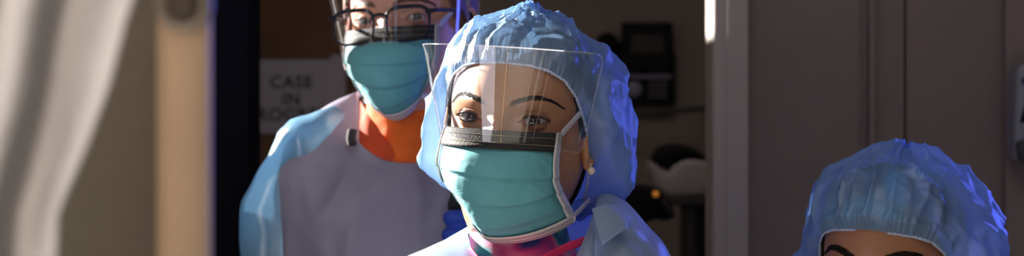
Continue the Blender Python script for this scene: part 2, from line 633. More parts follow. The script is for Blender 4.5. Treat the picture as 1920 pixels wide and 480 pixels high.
# ------------------------------------------------------------------ people
# rows from the crown to the hips, measured from the middle of the head at eye height:
# front (y, z), side (x, y, z), back (y, z); faces look to -y
BODY = [
    (-.012, .1075, .016, .012, .1075, .036, .1070),
    (-.040, .0990, .040, .014, .0985, .060, .0970),
    (-.066, .0835, .057, .015, .0815, .081, .0770),
    (-.081, .0630, .0665, .015, .0570, .0925, .0520),
    (-.0885, .0420, .0700, .015, .0330, .0970, .0240),
    (-.0905, .0220, .0705, .014, .0130, .0970, .0000),
    (-.0870, .0040, .0695, .013, -.0040, .0940, -.0200),
    (-.0868, -.0170, .0690, .011, -.0220, .0880, -.0400),
    (-.0875, -.0350, .0672, .008, -.0400, .0780, -.0580),
    (-.0885, -.0520, .0640, .005, -.0550, .0700, -.0720),
    (-.0875, -.0660, .0600, .002, -.0680, .0660, -.0840),
    (-.0835, -.0800, .0545, -.002, -.0800, .0640, -.0940),
    (-.0840, -.0930, .0490, -.006, -.0910, .0630, -.1030),
    (-.0790, -.1050, .0460, -.005, -.1000, .0620, -.1120),
    (-.0610, -.1120, .0455, .000, -.1080, .0620, -.1200),
    (-.0400, -.1180, .0460, .008, -.1180, .0630, -.1300),
    (-.0350, -.1350, .0470, .012, -.1350, .0660, -.1420),
    (-.0370, -.1550, .0500, .015, -.1500, .0700, -.1550),
    (-.0430, -.1760, .0680, .022, -.1620, .0780, -.1680),
    (-.0530, -.1900, .1080, .025, -.1760, .0880, -.1800),
    (-.0660, -.2080, .1480, .025, -.1960, .0950, -.2000),
    (-.0800, -.2400, .1680, .022, -.2300, .1000, -.2300),
    (-.0950, -.3000, .1600, .020, -.2900, .1000, -.3000),
    (-.1020, -.3700, .1420, .020, -.3600, .0950, -.3600),
    (-.0850, -.5000, .1220, .010, -.5000, .0850, -.5000),
    (-.0880, -.6400, .1550, .010, -.6400, .1100, -.6400),
    (-.0800, -.7400, .1600, .010, -.7400, .1100, -.7400),
    (-.0300, -.7950, .0600, .010, -.7950, .0600, -.7950),
]


BODY = [tuple(v * .90 if (i in (1, 4, 6) and v > .03) else v for i, v in enumerate(r)) for r in BODY]


def ring_pts(row, az, front_exp=1.0, asym=None):
    """points of one ring; row columns as in BODY"""
    fy, fz, sx, sy, sz, by, bz = [row[..., i] for i in range(7)]
    s, c = np.sin(az), np.cos(az)
    x = sx * s
    y = np.where(c >= 0, sy + (fy - sy) * np.abs(c) ** front_exp, sy + (by - sy) * np.abs(c))
    z = np.where(c >= 0, sz + (fz - sz) * c * c, sz + (bz - sz) * c * c)
    return np.stack([x, y, z], -1)


def az_samples():
    a = list(np.arange(-180, -50, 3.0)) + list(np.arange(-50, -9, 0.42)) + list(np.arange(-9, 9, 1.0)) + \
        list(np.arange(9, 50, 0.42)) + list(np.arange(50, 180, 3.0))
    return np.radians(np.array(a))


def t_samples():
    return np.array(list(np.arange(0, 3.6, 0.2)) + list(np.arange(3.6, 4.9, 0.06)) + list(np.arange(4.9, 7.1, 0.022)) +
                    list(np.arange(7.1, 15, 0.09)) + list(np.arange(15, 27.01, 0.25)))


class Person:
    """head frame and neutral body of one person"""
    def __init__(self, px, py, depth, yaw, pitch, roll, scale, eye_open=1.0, lean=0.0):
        self.c = at(px, py, depth)
        self.R = np.array((Matrix.Rotation(R(yaw), 3, 'Z') @ Matrix.Rotation(R(pitch), 3, 'X') @ Matrix.Rotation(R(roll), 3, 'Y')))
        self.s = scale
        self.eye_open = eye_open
        self.lean = lean
        self.arc = None
        self.root = empty('person', (self.c.x, self.c.y, 0))
        self.ex, self.ey, self.ez, self.er = 0.0318, -0.0635, 0.0, 0.0125

    def head(self, P):
        """head-local points -> person-local"""
        P = np.asarray(P, float) * self.s
        return P @ self.R.T + np.array([0, 0, self.c.z])

    def torso(self, P):
        P = np.asarray(P, float) * self.s
        w = smoothstep(-.105, -.24, P[..., 2:3] / self.s)
        return P + w * np.array([self.lean, 0, 0]) + np.array([0, 0, self.c.z])

    def blend(self, P):
        """turned head above, straight torso below"""
        P = np.asarray(P, float)
        w = smoothstep(-.22, -.105, P[..., 2])[..., None]
        # turn by a part of the head's turn: blend of positions is enough over so short a neck
        a = self.head(P)
        b = self.torso(P)
        return a * w + b * (1 - w)

    # almond opening of an eye in (u, dz); u runs outward from -1 to 1
    def lid_up(self, u):
        return (0.0062 * np.clip(1 - np.abs(u + 0.08 * (1 - np.abs(u))) ** 2.1, 0, 1) ** 0.85) * self.eye_open + 0.0013 * u

    def lid_lo(self, u):
        return -0.0040 * np.clip(1 - np.abs(u) ** 2.0, 0, 1) * (0.4 + 0.6 * self.eye_open) + 0.0013 * u

    EW = 0.0130
    EO = 0.0010

    def lid_surface(self, dx, dz, Rl=0.0136):
        d2 = dx * dx + dz * dz
        return self.ey - np.sqrt(np.clip(Rl * Rl - d2, 0, None))

    def build_body(self, skin_mat, lashes=1.0):
        az, tt = az_samples(), t_samples()
        rows = cr(BODY, tt)
        P = ring_pts(rows[:, None, :], az[None, :])
        x, y, z = P[..., 0].copy(), P[..., 1].copy(), P[..., 2].copy()
        front = smoothstep(-.035, -.06, y) * (z > -.13)
        sd_ = np.sign(x) + (x == 0)
        ax = np.abs(x)

        def g(cx, cz, sx, sz, amp):
            return -amp * np.exp(-((ax - cx) / sx) ** 2 - ((z - cz) / sz) ** 2)
        dy = np.zeros_like(x)
        # nose
        hz = np.interp(z, [-.052, -.047, -.043, -.036, -.026, -.013, .000, .012, .02], [0, .004, .012, .0215, .0175, .0105, .0040, .0015, 0])
        wz = np.interp(z, [-.05, -.036, -.02, .0, .015], [.0125, .0115, .0085, .0078, .0100])
        dy += -hz * np.exp(-(np.abs(x) / wz) ** 2.2)
        dy += g(.0125, -.040, .0060, .0065, .0095)
        # brow, sockets, cheeks, lips, chin
        dy += g(.026, .0165, .017, .0065, .0032)
        dy += g(.0315, .0015, .0175, .0105, -.0052)
        dy += g(.0155, .0030, .0055, .0090, -.0042)
        dy += g(.043, -.027, .015, .012, .0042)
        dy += g(0, -.0600, .017, .0042, .0050) + g(0, -.0690, .014, .0048, .0055) + g(0, -.0645, .020, .0012, -.0035)
        dy += g(0, -.0930, .014, .0090, .0040)
        y = y + dy * front
        # cheeks and temples a little flatter at the side
        # lids over the eyeballs
        pig = np.ones(x.shape + (3,))
        ux = (ax - self.ex - self.EO) / self.EW
        dxe, dze = ax - self.ex, z - self.ez
        up, lo = self.lid_up(np.clip(ux, -1, 1)), self.lid_lo(np.clip(ux, -1, 1))
        ismid = (front > 0.2)
        yl = self.lid_surface(dxe, dze)
        ok = (dxe * dxe + dze * dze < 0.0134 ** 2) & ismid
        k = 0.0022
        h = np.clip(0.5 + 0.5 * (y - yl) / k, 0, 1)
        ysm = y + (yl - y) * h - k * h * (1 - h)
        fade = smoothstep(0.0134, 0.0110, np.sqrt(dxe * dxe + dze * dze))
        y = np.where(ok, y + (ysm - y) * fade, y)
        # crease of the upper lid
        cre = up + 0.0042 - 0.0006 * ux
        groove = np.exp(-((dze - cre) / 0.0010) ** 2) * np.clip(1.25 - np.abs(ux) ** 3, 0, 1) * (np.abs(ux) < 1.15) * ismid
        y = y + 0.0014 * groove
        bag = np.exp(-((dze - (lo - 0.0055)) / 0.0013) ** 2) * np.clip(1.0 - np.abs(ux) ** 2, 0, 1) * (np.abs(ux) < 1.0) * ismid
        y = y + 0.0006 * bag
        self.front_pts = np.stack([x, y, z], -1)[(front > 0.3)]
        inside = (np.abs(ux) < 1) & (dze < up) & (dze > lo) & ismid
        y = np.where(inside, np.minimum(self.ey - np.sqrt(np.clip(self.er ** 2 - dxe ** 2 - dze ** 2, 0.0050 ** 2, None)) + 0.0011, y + .0026), y)
        # make-up line along the lids, lips
        dl = np.minimum(np.where(np.abs(ux) < 1.12, np.abs(dze - up), 1), 1)
        line = np.exp(-(dl / (0.0012 + 0.0007 * np.clip(ux, -1, 1))) ** 2) * ~inside * (np.abs(ux) < 1.12) * ismid * lashes
        dl2 = np.where(np.abs(ux) < 1.0, np.abs(dze - lo), 1)
        line2 = np.exp(-(dl2 / 0.0007) ** 2) * 0.6 * ~inside * smoothstep(-1, -.2, ux) * ismid * lashes
        ln = np.clip(np.maximum(line, line2), 0, 1)[..., None]
        pig = pig * (1 - ln) + np.array([.09, .07, .07]) * ln
        pig = np.where(inside[..., None], np.array([.8, .5, .46]), pig)
        if self.arc is not None:
            K = cr(np.array(self.arc[0], float), np.linspace(0, len(self.arc[0]) - 1, 60))
            bd = np.full(x.shape, 9.0)
            for i_ in range(60):
                t_ = i_ / 59
                wd = self.arc[1] * np.interp(t_, [0, .12, .5, .8, 1], [.7, 1, .95, .6, .2]) * .5
                bd = np.minimum(bd, np.hypot(ax - K[i_, 0], z - K[i_, 1]) / wd)
            bm_ = (smoothstep(1.25, .55, bd) * .5 * (front > .1))[..., None]
            pig = pig * (1 - bm_) + pig * np.array([.16, .13, .12]) * bm_
        lip = (np.exp(-(x / .021) ** 4 - ((z + .0645) / .0085) ** 4) * front)[..., None]
        pig = pig * (1 - lip) + pig * np.array([.95, .55, .55]) * lip
        V = self.blend(np.stack([x, y, z], -1))
        nr, nc = x.shape
        mb = MB().add(V.reshape(-1, 3), grid_faces(nr, nc, True))
        mb.f.append(tuple(range(nc))[::-1])
        mb.f.append(tuple((nr - 1) * nc + i for i in range(nc)))
        mb.m += [0, 0]
        npig = nr * nc
        for s in (-1, 1):
            ev, ef = self.ear(s)
            mb.add(self.head(ev), ef)
        # arms and legs
        T = lambda pts: [tuple(q) for q in self.torso(pts)]
        for s in (-1, 1):
            arm = self.arm[s]
            mb.tube(smooth_path(T(arm), 5), np.interp(np.linspace(0, 1, (len(arm) - 1) * 5 + 1), [0, .3, .55, .8, 1], np.array([.036, .039, .035, .030, .025]) * self.s), 14)
            leg = [(s * .085, .01, -.72), (s * .088, .0, -.95), (s * .085, .0, -1.18), (s * .085, .012, -1.32), (s * .084, .02, 0)]
            Lp = T(leg[:4])
            Lp.append((s * .084 * self.s + self.lean, .02, .075))
            mb.tube(smooth_path(Lp, 5), np.interp(np.linspace(0, 1, 21), [0, .25, .5, .7, 1], np.array([.085, .075, .055, .055, .038])), 16)
        o = mb.build('body', skin_mat, self.root)
        ca = o.data.color_attributes.new('pigment', 'FLOAT_COLOR', 'POINT')
        arr = np.ones((len(o.data.vertices), 4), np.float32)
        arr[:npig, :3] = pig.reshape(-1, 3)
        ca.data.foreach_set('color', arr.ravel())
        self.body = o
        return o

    def ear(self, s):
        v = []
        nr, nc = 9, 28
        for side in (0, 1):
            for i in range(nr):
                r = i / (nr - 1)
                for j in range(nc):
                    a = 2 * PI * j / nc
                    wx = 0.0165 * (1 - 0.28 * (math.sin(a) < 0) * abs(math.sin(a)))
                    yy = r * wx * math.cos(a) + 0.003 * math.sin(a)
                    zz = r * 0.031 * math.sin(a)
                    rim = math.exp(-((r - .88) / .12) ** 2) * (0.0055 if math.sin(a) > -0.75 else 0.002)
                    con = -0.004 * math.exp(-((r - .35) / .3) ** 2)
                    hgt = (rim + con) if side == 0 else -0.0035
                    v.append((yy, zz, hgt))
        f = []
        for side in (0, 1):
            for i in range(nr - 1):
                for j in range(nc):
                    k = (j + 1) % nc
                    b0 = side * nr * nc
                    f.append((b0 + i * nc + j, b0 + i * nc + k, b0 + (i + 1) * nc + k, b0 + (i + 1) * nc + j))
        for j in range(nc):
            k = (j + 1) % nc
            f.append(((nr - 1) * nc + j, (nr - 1) * nc + k, 2 * nr * nc - nc + k, 2 * nr * nc - nc + j))
        out = []
        t = R(24)
        for (yy, zz, h) in v:
            X = s * (0.0715 + h * math.cos(t) + (yy + .012) * math.sin(t) * 0.9)
            Y = 0.006 + yy * math.cos(t) - h * math.sin(t)
            out.append((X, Y, -0.016 + zz))
        return out, f

    def surf_y(self, x, z):
        d = (self.front_pts[:, 0] - x) ** 2 + (self.front_pts[:, 2] - z) ** 2
        i = np.argpartition(d, 4)[:4]
        w = 1 / (d[i] + 1e-9)
        return float((self.front_pts[i, 1] * w).sum() / w.sum())

    def eyes(self, iris_mat, gaze=(0, 0)):
        """gaze: extra degrees right / up of straight to the camera"""
        target = np.array([-self.c.x, -self.c.y, CAMZ])
        for s in (-1, 1):
            c = self.head([(s * self.ex, self.ey, self.ez)])[0]
            d = Vector(target - c).normalized()
            q = d.to_track_quat('Z', 'Y').to_matrix()
            q = q @ Matrix.Rotation(R(-gaze[0]), 3, 'Y') @ Matrix.Rotation(R(-gaze[1]), 3, 'X')
            th = [0, 3, 6, 9, 10.5, 14, 18, 22, 25, 27, 28.5, 33, 40, 50, 60, 75, 90, 110, 130, 150, 170]
            n = 40
            v, f, mi = [], [], []
            r = self.er * self.s
            for t in th:
                rr = r * (1.0 + 0.045 * math.exp(-(t / 24.0) ** 2))
                for j in range(n):
                    a = 2 * PI * j / n
                    p = Vector((rr * math.sin(R(t)) * math.cos(a), rr * math.sin(R(t)) * math.sin(a), rr * math.cos(R(t))))
                    v.append(tuple(Vector(c) + q @ p))
            for i in range(len(th) - 1):
                for j in range(n):
                    k = (j + 1) % n
                    f.append((i * n + j, i * n + k, (i + 1) * n + k, (i + 1) * n + j))
                    mi.append(2 if th[i + 1] <= 10.5 else (1 if th[i + 1] <= 28.5 else 0))
            f.append(tuple((len(th) - 1) * n + j for j in range(n)))
            mi.append(0)
            mesh_obj('eye', v, f, [M['sclera'], iris_mat, M['pupil']], self.root, True, mi)

    def lashes(self, length=0.0075, thick=0.00013, n=84, mat='hair_dark'):
        for s in (-1, 1):
            mb = MB()
            rng = random.Random(3 + s)
            for k in range(n):
                u = -0.82 + 1.84 * k / (n - 1)
                dz = float(self.lid_up(np.array(min(u, 1.0)))) - 0.0002
                dx = self.EO + u * self.EW
                y0 = self.ey - math.sqrt(max(0.0136 ** 2 - dx * dx - dz * dz, 1e-6))
                L = length * (0.6 + 0.5 * (u + 1) / 2) * rng.uniform(.8, 1.1)
                p0 = Vector((s * (self.ex + dx), y0 + 0.0006, self.ez + dz))
                out = Vector((s * (0.5 * u + 0.12), -1.0, 0.10)).normalized()
                p1 = p0 + out * L * .55
                p2 = p0 + out * L * .95 + Vector((0, 0, L * .42))
                pts = [tuple(q) for q in self.head([p0, p1, p2])]
                mb.tube(pts, [thick * 1.3, thick, thick * .35], 4, caps=False)
            # lower lashes, short
            for k in range(n // 2):
                u = -0.6 + 1.5 * k / (n // 2 - 1)
                dz = float(self.lid_lo(np.array(min(u, 1.0))))
                dx = self.EO + u * self.EW
                y0 = self.ey - math.sqrt(max(0.0136 ** 2 - dx * dx - dz * dz, 1e-6))
                L = length * .4 * rng.uniform(.7, 1.1)
                p0 = Vector((s * (self.ex + dx), y0 + 0.0004, self.ez + dz))
                p2 = p0 + Vector((s * 0.5 * u, -1, -0.75)).normalized() * L
                mb.tube([tuple(q) for q in self.head([p0, (p0 + p2) / 2, p2])], [thick, thick * .8, thick * .3], 4, caps=False)
            mb.build('eyelashes', M[mat], self.root)

    def brows(self, arc, width, n=560, mat='hair_dark', length=0.0062, thick=0.00015):
        """arc: rows (outward x, z) from the inner end to the tail"""
        K = np.array(arc, float)
        for s in (-1, 1):
            rng = random.Random(11 + s)
            mb = MB()
            for k in range(n):
                t = rng.random() ** 0.92
                p = cr(K, t * (len(K) - 1))
                pd = cr(K, min(t + .03, 1) * (len(K) - 1)) - cr(K, max(t - .03, 0) * (len(K) - 1))
                pd = pd / (np.linalg.norm(pd) + 1e-9)
                w = np.interp(t, [0, .12, .5, .8, 1], [width * .7, width, width * .95, width * .6, width * .2])
                off = rng.uniform(-.5, .5) * w
                nx, nz_ = -pd[1], pd[0]
                x0, z0 = p[0] + nx * off, p[1] + nz_ * off
                tilt = np.interp(t, [0, .25, .6, 1], [24, 15, 4, -6]) + rng.uniform(-9, 9) - off / w * 14
                c, q = math.cos(R(tilt)), math.sin(R(tilt))
                dx, dz = pd[0] * c - pd[1] * q, pd[0] * q + pd[1] * c
                L = length * rng.uniform(.7, 1.1) * np.interp(t, [0, .7, 1], [.9, 1, .6])
                pts = []
                for (f_, lift) in ((0, -0.0002), (.5, 0.0004), (1.0, 0.0003)):
                    X, Z = x0 + dx * L * f_, z0 + dz * L * f_
                    pts.append((s * X, self.surf_y(s * X, Z) - lift, Z))
                pts = [tuple(a) for a in self.head(pts)]
                mb.tube(pts, [thick, thick, thick * .3], 4, caps=False)
            mb.build('eyebrow', M[mat], self.root)

    def hair(self, mat, off=0.009, low=-.085, spots=None):
        az = np.radians(np.arange(-180, 180, 4.0))
        tt = np.arange(0, 16.2, 0.3)
        P = ring_pts(cr(BODY, tt)[:, None, :], az[None, :])
        c = np.array([0, .012, 0.0])
        d = P - c
        x, y, z = P[..., 0], P[..., 1], P[..., 2]
        line = np.interp(np.abs(x), [0, .03, .05, .062, .07, .08], [.070, .068, .056, .03, -.04, -.05])
        m = smoothstep(-.003, .006, z - line)
        m = np.maximum(m, smoothstep(.016, .026, y) * smoothstep(low - .01, low + .005, z))
        rr = np.linalg.norm(d, axis=-1, keepdims=True)
        for i in range(P.shape[0]):
            for j in range(P.shape[1]):
                m[i, j] *= 1 + 0.25 * nz(P[i, j] * np.array([1, 1, .3]), 60)
        P = c + d / rr * (rr + (m * (off + .018) - .018)[..., None])
        V = self.blend(P)
        nr, nc = x.shape
        f = grid_faces(nr, nc, True) + [tuple(range(nc))[::-1]]
        return mesh_obj('hair', V.reshape(-1, 3), f, mat, self.root)

    # --- bouffant cap ---------------------------------------------------
    def cap(self, mat, rad, hang, bulges=(), front_z=.056, seed=0.0, crumple=1.0, side_keys=None, apex=(0, .22, .975), center=(0, .020, 0), ear_x=.0745, clear=.015, floor=.005):
        C = np.array(center)
        ns, nt_ = 400, 120
        s = np.linspace(-PI, PI, ns, endpoint=False)
        deg = np.abs(np.degrees(s))
        keys = side_keys or ([0, 20, 35, 50, 62, 74, 86, 100, 115, 140, 180], [0, -.001, -.005, -.014, -.030, -.055, -.085, -.115, -.140, -.155, -.150])
        bz = front_z + np.interp(deg, keys[0], keys[1])
        bx = ear_x * np.sin(s)
        by = np.where(np.cos(s) > 0, .012 - .1000 * np.cos(s), .012 - .085 * np.cos(s))
        by = by + np.where(bz > .03, (bz - .03) * .32, 0) * np.cos(s)
        bx = bx * np.interp(bz, [-.1, -.05, .0, .03, .06], [.86, .95, 1, 1, .97])
        B = np.stack([bx, by, bz], -1)
        self.capband = B
        dB = B - C
        rB = np.linalg.norm(dB, axis=-1)
        dB = dB / rB[:, None]
        A = np.array(apex)
        A = A / np.linalg.norm(A)
        t = np.linspace(0, 1, nt_) ** 1.25
        ang = np.arccos(np.clip(dB @ A, -1, 1))
        V = np.zeros((nt_, ns, 3))
        sk = ring_pts(cr(BODY, np.arange(0, 16, .25))[:, None, :], np.radians(np.arange(-180, 180, 5.0))[None, :]).reshape(-1, 3) - C
        skr = np.linalg.norm(sk, axis=-1)
        skd = sk / skr[:, None]
        for i, ti in enumerate(t):
            w0 = np.sin((1 - ti) * ang) / np.sin(ang)
            w1 = np.sin(ti * ang) / np.sin(ang)
            d = dB * w0[:, None] + A * w1[:, None]
            d /= np.linalg.norm(d, axis=-1, keepdims=True)
            axr = np.where(d[:, 0] > 0, rad[1], rad[0])
            ayr = np.where(d[:, 1] > 0, rad[3], rad[2])
            azr = np.where(d[:, 2] > 0, rad[4], rad[5])
            rp = 1 / np.sqrt((d[:, 0] / axr) ** 2 + (d[:, 1] / ayr) ** 2 + (d[:, 2] / azr) ** 2)
            for (bd, bw, ba) in bulges:
                bdv = np.array(bd, float)
                bdv /= np.linalg.norm(bdv)
                rp = rp + ba * np.exp(-(np.arccos(np.clip(d @ bdv, -1, 1)) / R(bw)) ** 2)
            kw = np.exp(450 * (d @ skd.T - 1))
            sr = (kw @ skr) / kw.sum(1)
            rp = np.maximum(rp, sr + clear)
            e = 1 - (1 - min(ti / .26, 1)) ** 2.2
            r = rB + (np.maximum(rp, rB + .003) - rB) * e
            r = np.maximum(r, sr + floor * min(ti / .06, 1) + .002)
            P = C + d * r[:, None]
            hw = smoothstep(45, 95, deg)
            P[:, 2] -= hang * hw * math.sin(PI * min(ti / .42, 1)) ** 1.0
            # gathers at the elastic, long folds, crumples
            for j in range(ns):
                p = P[j]
                sj = s[j]
                q = (math.cos(sj) * 3 + seed, math.sin(sj) * 3, ti * 1.1)
                g = math.exp(-ti / .075) * min(ti / .012, 1)
                a = .0016 * g * math.sin(sj * 74 + 9 * nz(q, 2.3)) + .0022 * g * (nz((math.cos(sj) * 30 + seed, math.sin(sj) * 30, 1.0), 1.0) + .2)
                lf = abs(nz((math.cos(sj) * 1.5 + seed + .14 * nz(p, 18), math.sin(sj) * 1.5 + 4, ti * 1.1), 2.3))
                a += e * (.020 * crumple * (.20 - min(lf, .42)))
                w = (p[0] + .012 * nz(p, 19) + seed, p[1], p[2] + .014 * nz(p + 3.1, 16))
                c1 = abs(nz(w, 21))
                c2 = abs(nz((w[0] + 7, w[1], w[2]), 44))
                a += e * crumple * (.0125 * (.20 - min(c1, .5)) + .0052 * (.18 - min(c2, .5)) + .0022 * (.2 - min(abs(nz((w[0], w[1] + 5, w[2]), 85)), .5)))
                P[j] = p + d[j] * (a if a > -.002 else -.002 + (a + .002) * .35)
            V[i] = P
        W_ = self.head(V.reshape(-1, 3))
        f = grid_faces(nt_, ns, True)
        f.append(tuple((nt_ - 1) * ns + j for j in range(ns)))
        o = mesh_obj('bouffant_cap', W_, f, mat, self.root)
        # elastic edge
        mb = MB()
        pts = [B[j] + (B[j] - C) / np.linalg.norm(B[j] - C) * .0012 for j in range(0, ns, 1)]
        n = 8
        v = []
        for j in range(ns):
            p = np.array(pts[j])
            tn = np.array(pts[(j + 1) % ns]) - np.array(pts[j - 1])
            tn /= np.linalg.norm(tn)
            u = (p - C) / np.linalg.norm(p - C)
            w = np.cross(tn, u)
            rr = .0014 + .0006 * nz((j * .9, seed, 0), 1.0) + .0003 * math.sin(j * 2.1)
            for k in range(n):
                a_ = 2 * PI * k / n
                v.append(p + u * math.cos(a_) * rr * .8 + w * math.sin(a_) * rr * 1.3)
        f = []
        for j in range(ns):
            j2 = (j + 1) % ns
            for k in range(n):
                k2 = (k + 1) % n
                f.append((j * n + k, j * n + k2, j2 * n + k2, j2 * n + k))
        mesh_obj('elastic_band', self.head(v), f, M['band'], o)
        return o

    # --- surgical mask -----------------------------------------------------
    MMID = [(-.0935, -.0105), (-.105, -.0205), (-.1165, -.0350), (-.1200, -.0530), (-.1165, -.0740), (-.1060, -.0960), (-.0880, -.1130), (-.0640, -.1215)]
    MEDG = [(.0565, -.057, -.010), (.0575, -.062, -.021), (.0580, -.066, -.034), (.0580, -.067, -.047), (.0590, -.063, -.060), (.0630, -.048, -.075), (.0665, -.030, -.088), (.0655, -.022, -.098)]

    def mask_pt(self, u, v, off=0.0, left=None):
        n = len(self.MMID) - 1
        t = np.asarray(v) * n
        u = np.asarray(u, float)
        m = cr(self.MMID, t)
        e = cr(self.MEDG, t)
        if left is not None:
            e2 = cr(left, t)
            e = np.where((u < 0)[..., None], e2, e)
        s, c = np.sin(u * PI / 2), np.abs(np.cos(u * PI / 2))
        x = e[..., 0] * s
        y = e[..., 1] + (m[..., 0] - e[..., 1]) * c ** 1.15
        z = e[..., 2] + (m[..., 1] - e[..., 2]) * c ** 1.6
        P = np.stack([x, y, z], -1)
        nrm = np.stack([x * 1.4, (y + .01), (z + .06) * .35], -1)
        nrm /= np.linalg.norm(nrm, axis=-1, keepdims=True)
        # pleats folded down, open in the middle
        pl = np.zeros_like(x)
        for (v0, v1, amp) in self.pleats:
            k = (v + .025 * np.sin(u * 2.1 + v0 * 9) - v0) / (v1 - v0)
            ramp = np.where((k > 0) & (k < 1), k, 0)
            ramp = np.where(k >= 1, np.clip(1 - (k - 1) / .10, 0, 1), ramp)
            pl = pl + amp * ramp
        pl = pl * (0.35 + 0.65 * c ** .6)
        return P + nrm * (pl + off)[..., None], nrm

    pleats = ((.27, .46, .0036), (.46, .61, .0042), (.61, .78, .0030))

    def mask(self, left=None, seed=0.0, straps=True):
        nu, nv = 150, 130
        U, V_ = np.meshgrid(np.linspace(-1, 1, nu), np.linspace(0, 1, nv))
        P, N = self.mask_pt(U, V_, 0.0, left)
        for i in range(nv):
            for j in range(nu):
                p = P[i, j]
                e = math.sin(PI * min(max(V_[i, j], .02), .98)) ** .5
                q = (p[0] * .7 + seed + .01 * nz(p, 40), p[1], p[2] * 1.5 + p[0] * .5)
                a = .0028 * nz(q, 24) + .0012 * (.25 - abs(nz(q, 42)))
                a += .0004 * nz(p, 120)
                P[i, j] = p + N[i, j] * a * e
        o = mesh_obj('surgical_mask', self.head(P.reshape(-1, 3)), grid_faces(nv, nu), M['mask'], self.root)

        def strip(name, u0, u1, v0, v1, off, mats, nu_, nv_, extra=None):
            U2, V2 = np.meshgrid(np.linspace(u0, u1, nu_), np.linspace(v0, v1, nv_))
            Pa, Na = self.mask_pt(U2, V2, off, left)
            mb = MB().add(self.head(Pa.reshape(-1, 3)), grid_faces(nv_, nu_))
            Pb, _ = self.mask_pt(U2, V2, off - .0008, left)
            k = len(mb.v)
            mb.add(self.head(Pb.reshape(-1, 3)), [q[::-1] for q in grid_faces(nv_, nu_)])
            bd = [j for j in range(nu_)] + [i * nu_ + nu_ - 1 for i in range(1, nv_)] + \
                 [(nv_ - 1) * nu_ + j for j in range(nu_ - 2, -1, -1)] + [i * nu_ for i in range(nv_ - 2, 0, -1)]
            for a_, b_ in zip(bd, bd[1:] + bd[:1]):
                mb.f.append((a_, b_, k + b_, k + a_))
                mb.m.append(0)
            for (uu0, uu1, vv0, vv1, n, th, fill) in (extra or []):
                for i in range(n):
                    f0, f1 = i / n, (i + fill) / n
                    A2 = [self.mask_pt(np.array(uu0 + (uu1 - uu0) * f), np.array(vv0 + (vv1 - vv0) * f), off + .0004, left)[0] for f in (f0, (f0 + f1) / 2, f1)]
                    mb.tube([tuple(q) for q in self.head(A2)], th, 5, mi=1)
            return mb.build(name, mats, o)
        strip('nose_band', -.97, .97, -.004, .225, .0030, [M['mask_black'], M['stitch']], 90, 8,
              [(-.93, .93, .085, .085, 62, .00035, .55), (-.93, .93, .165, .165, 62, .00035, .55)])
        for s in (-1, 1):
            strip('side_binding', s * .80, s * 1.0, -.004, .88, .0040, [M['binding'], M['stitch_grey']], 8, 60,
                  [(s * .85, s * .85, .03, .86, 44, .0005, .5), (s * .89, s * .89, .03, .86, 44, .0005, .5), (s * .95, s * .95, .03, .86, 44, .0005, .5)])
        strip('bottom_binding', -1, 1, .875, 1.0, .0036, [M['binding'], M['stitch_grey']], 90, 6,
              [(-.9, .9, .915, .915, 60, .0004, .8), (-.9, .9, .96, .96, 60, .0004, .8)])
        # ties running back from the corners under the cap
        if straps:
            for s in (-1, 1):
                mb = MB()
                p0 = self.mask_pt(np.array(s * .97), np.array(.02), .0045, left if s < 0 else None)[0]
                pts = [p0, (s * .0695, -.022, .012), (s * .0765, .000, .024), (s * .078, .030, .030)]
                mb.tube([tuple(q) for q in self.head(smooth_path(pts, 6))], .0036, 10, flat=.18, up=self.R @ np.array([0, 0, 1]))
                mb.build('mask_tie', M['binding'], o)
                if s < 0 and left is not None:
                    continue
                mb = MB()
                p0 = self.mask_pt(np.array(s * .97), np.array(.93), .0045, left if s < 0 else None)[0]
                pts = [p0, (s * .0640, -.004, -.094), (s * .066, .022, -.086), (s * .070, .050, -.075)]
                mb.tube([tuple(q) for q in self.head(smooth_path(pts, 6))], .0036, 10, flat=.18, up=self.R @ np.array([0, 0, 1]))
                mb.build('mask_tie', M['binding'], o)
        return o

    # --- clear visor -------------------------------------------------------
    def visor(self, top, bot, corner=.012, nu=120, nv=70, bot_dip=.0, mat='visor'):
        """top / bot: (half width, y at ends, y in the middle, z at ends, z in the middle)"""
        def pt(u, v):
            a = [top[i] * (1 - v) + bot[i] * v for i in range(5)]
            s, c = math.sin(u * PI / 2 * .93) / math.sin(PI / 2 * .93), math.cos(u * PI / 2 * .93)
            c = (c - math.cos(PI / 2 * .93)) / (1 - math.cos(PI / 2 * .93))
            return (a[0] * s, a[1] + (a[2] - a[1]) * c, a[3] + (a[4] - a[3]) * c)
        H = abs(top[3] - bot[3]) + 1e-6
        Wd = top[0] * 2.6
        rc = corner
        v = []
        for i in range(nv):
            q = i / (nv - 1)
            # round the corners by pulling the ends in
            dz = min(q, 1 - q) * H
            inset = 0.0
            if dz < rc:
                inset = rc - math.sqrt(max(rc * rc - (rc - dz) ** 2, 0))
            k = 1 - inset / (Wd / 2)
            for j in range(nu):
                u = (-1 + 2 * j / (nu - 1)) * k
                v.append(pt(u, q))
        o = mesh_obj('face_visor', self.head(v), grid_faces(nv, nu), M[mat], self.root)
        bd = [j for j in range(nu)] + [i * nu + nu - 1 for i in range(1, nv)] + \
             [(nv - 1) * nu + j for j in range(nu - 2, -1, -1)] + [i * nu for i in range(nv - 2, 0, -1)]
        pts = [v[i] for i in bd] + [v[bd[0]], v[bd[1]]]
        mb = MB().tube([tuple(q) for q in self.head(pts)], .0007, 6, caps=False)
        mb.build('visor_edge', M['visor_edge'], o)
        return o


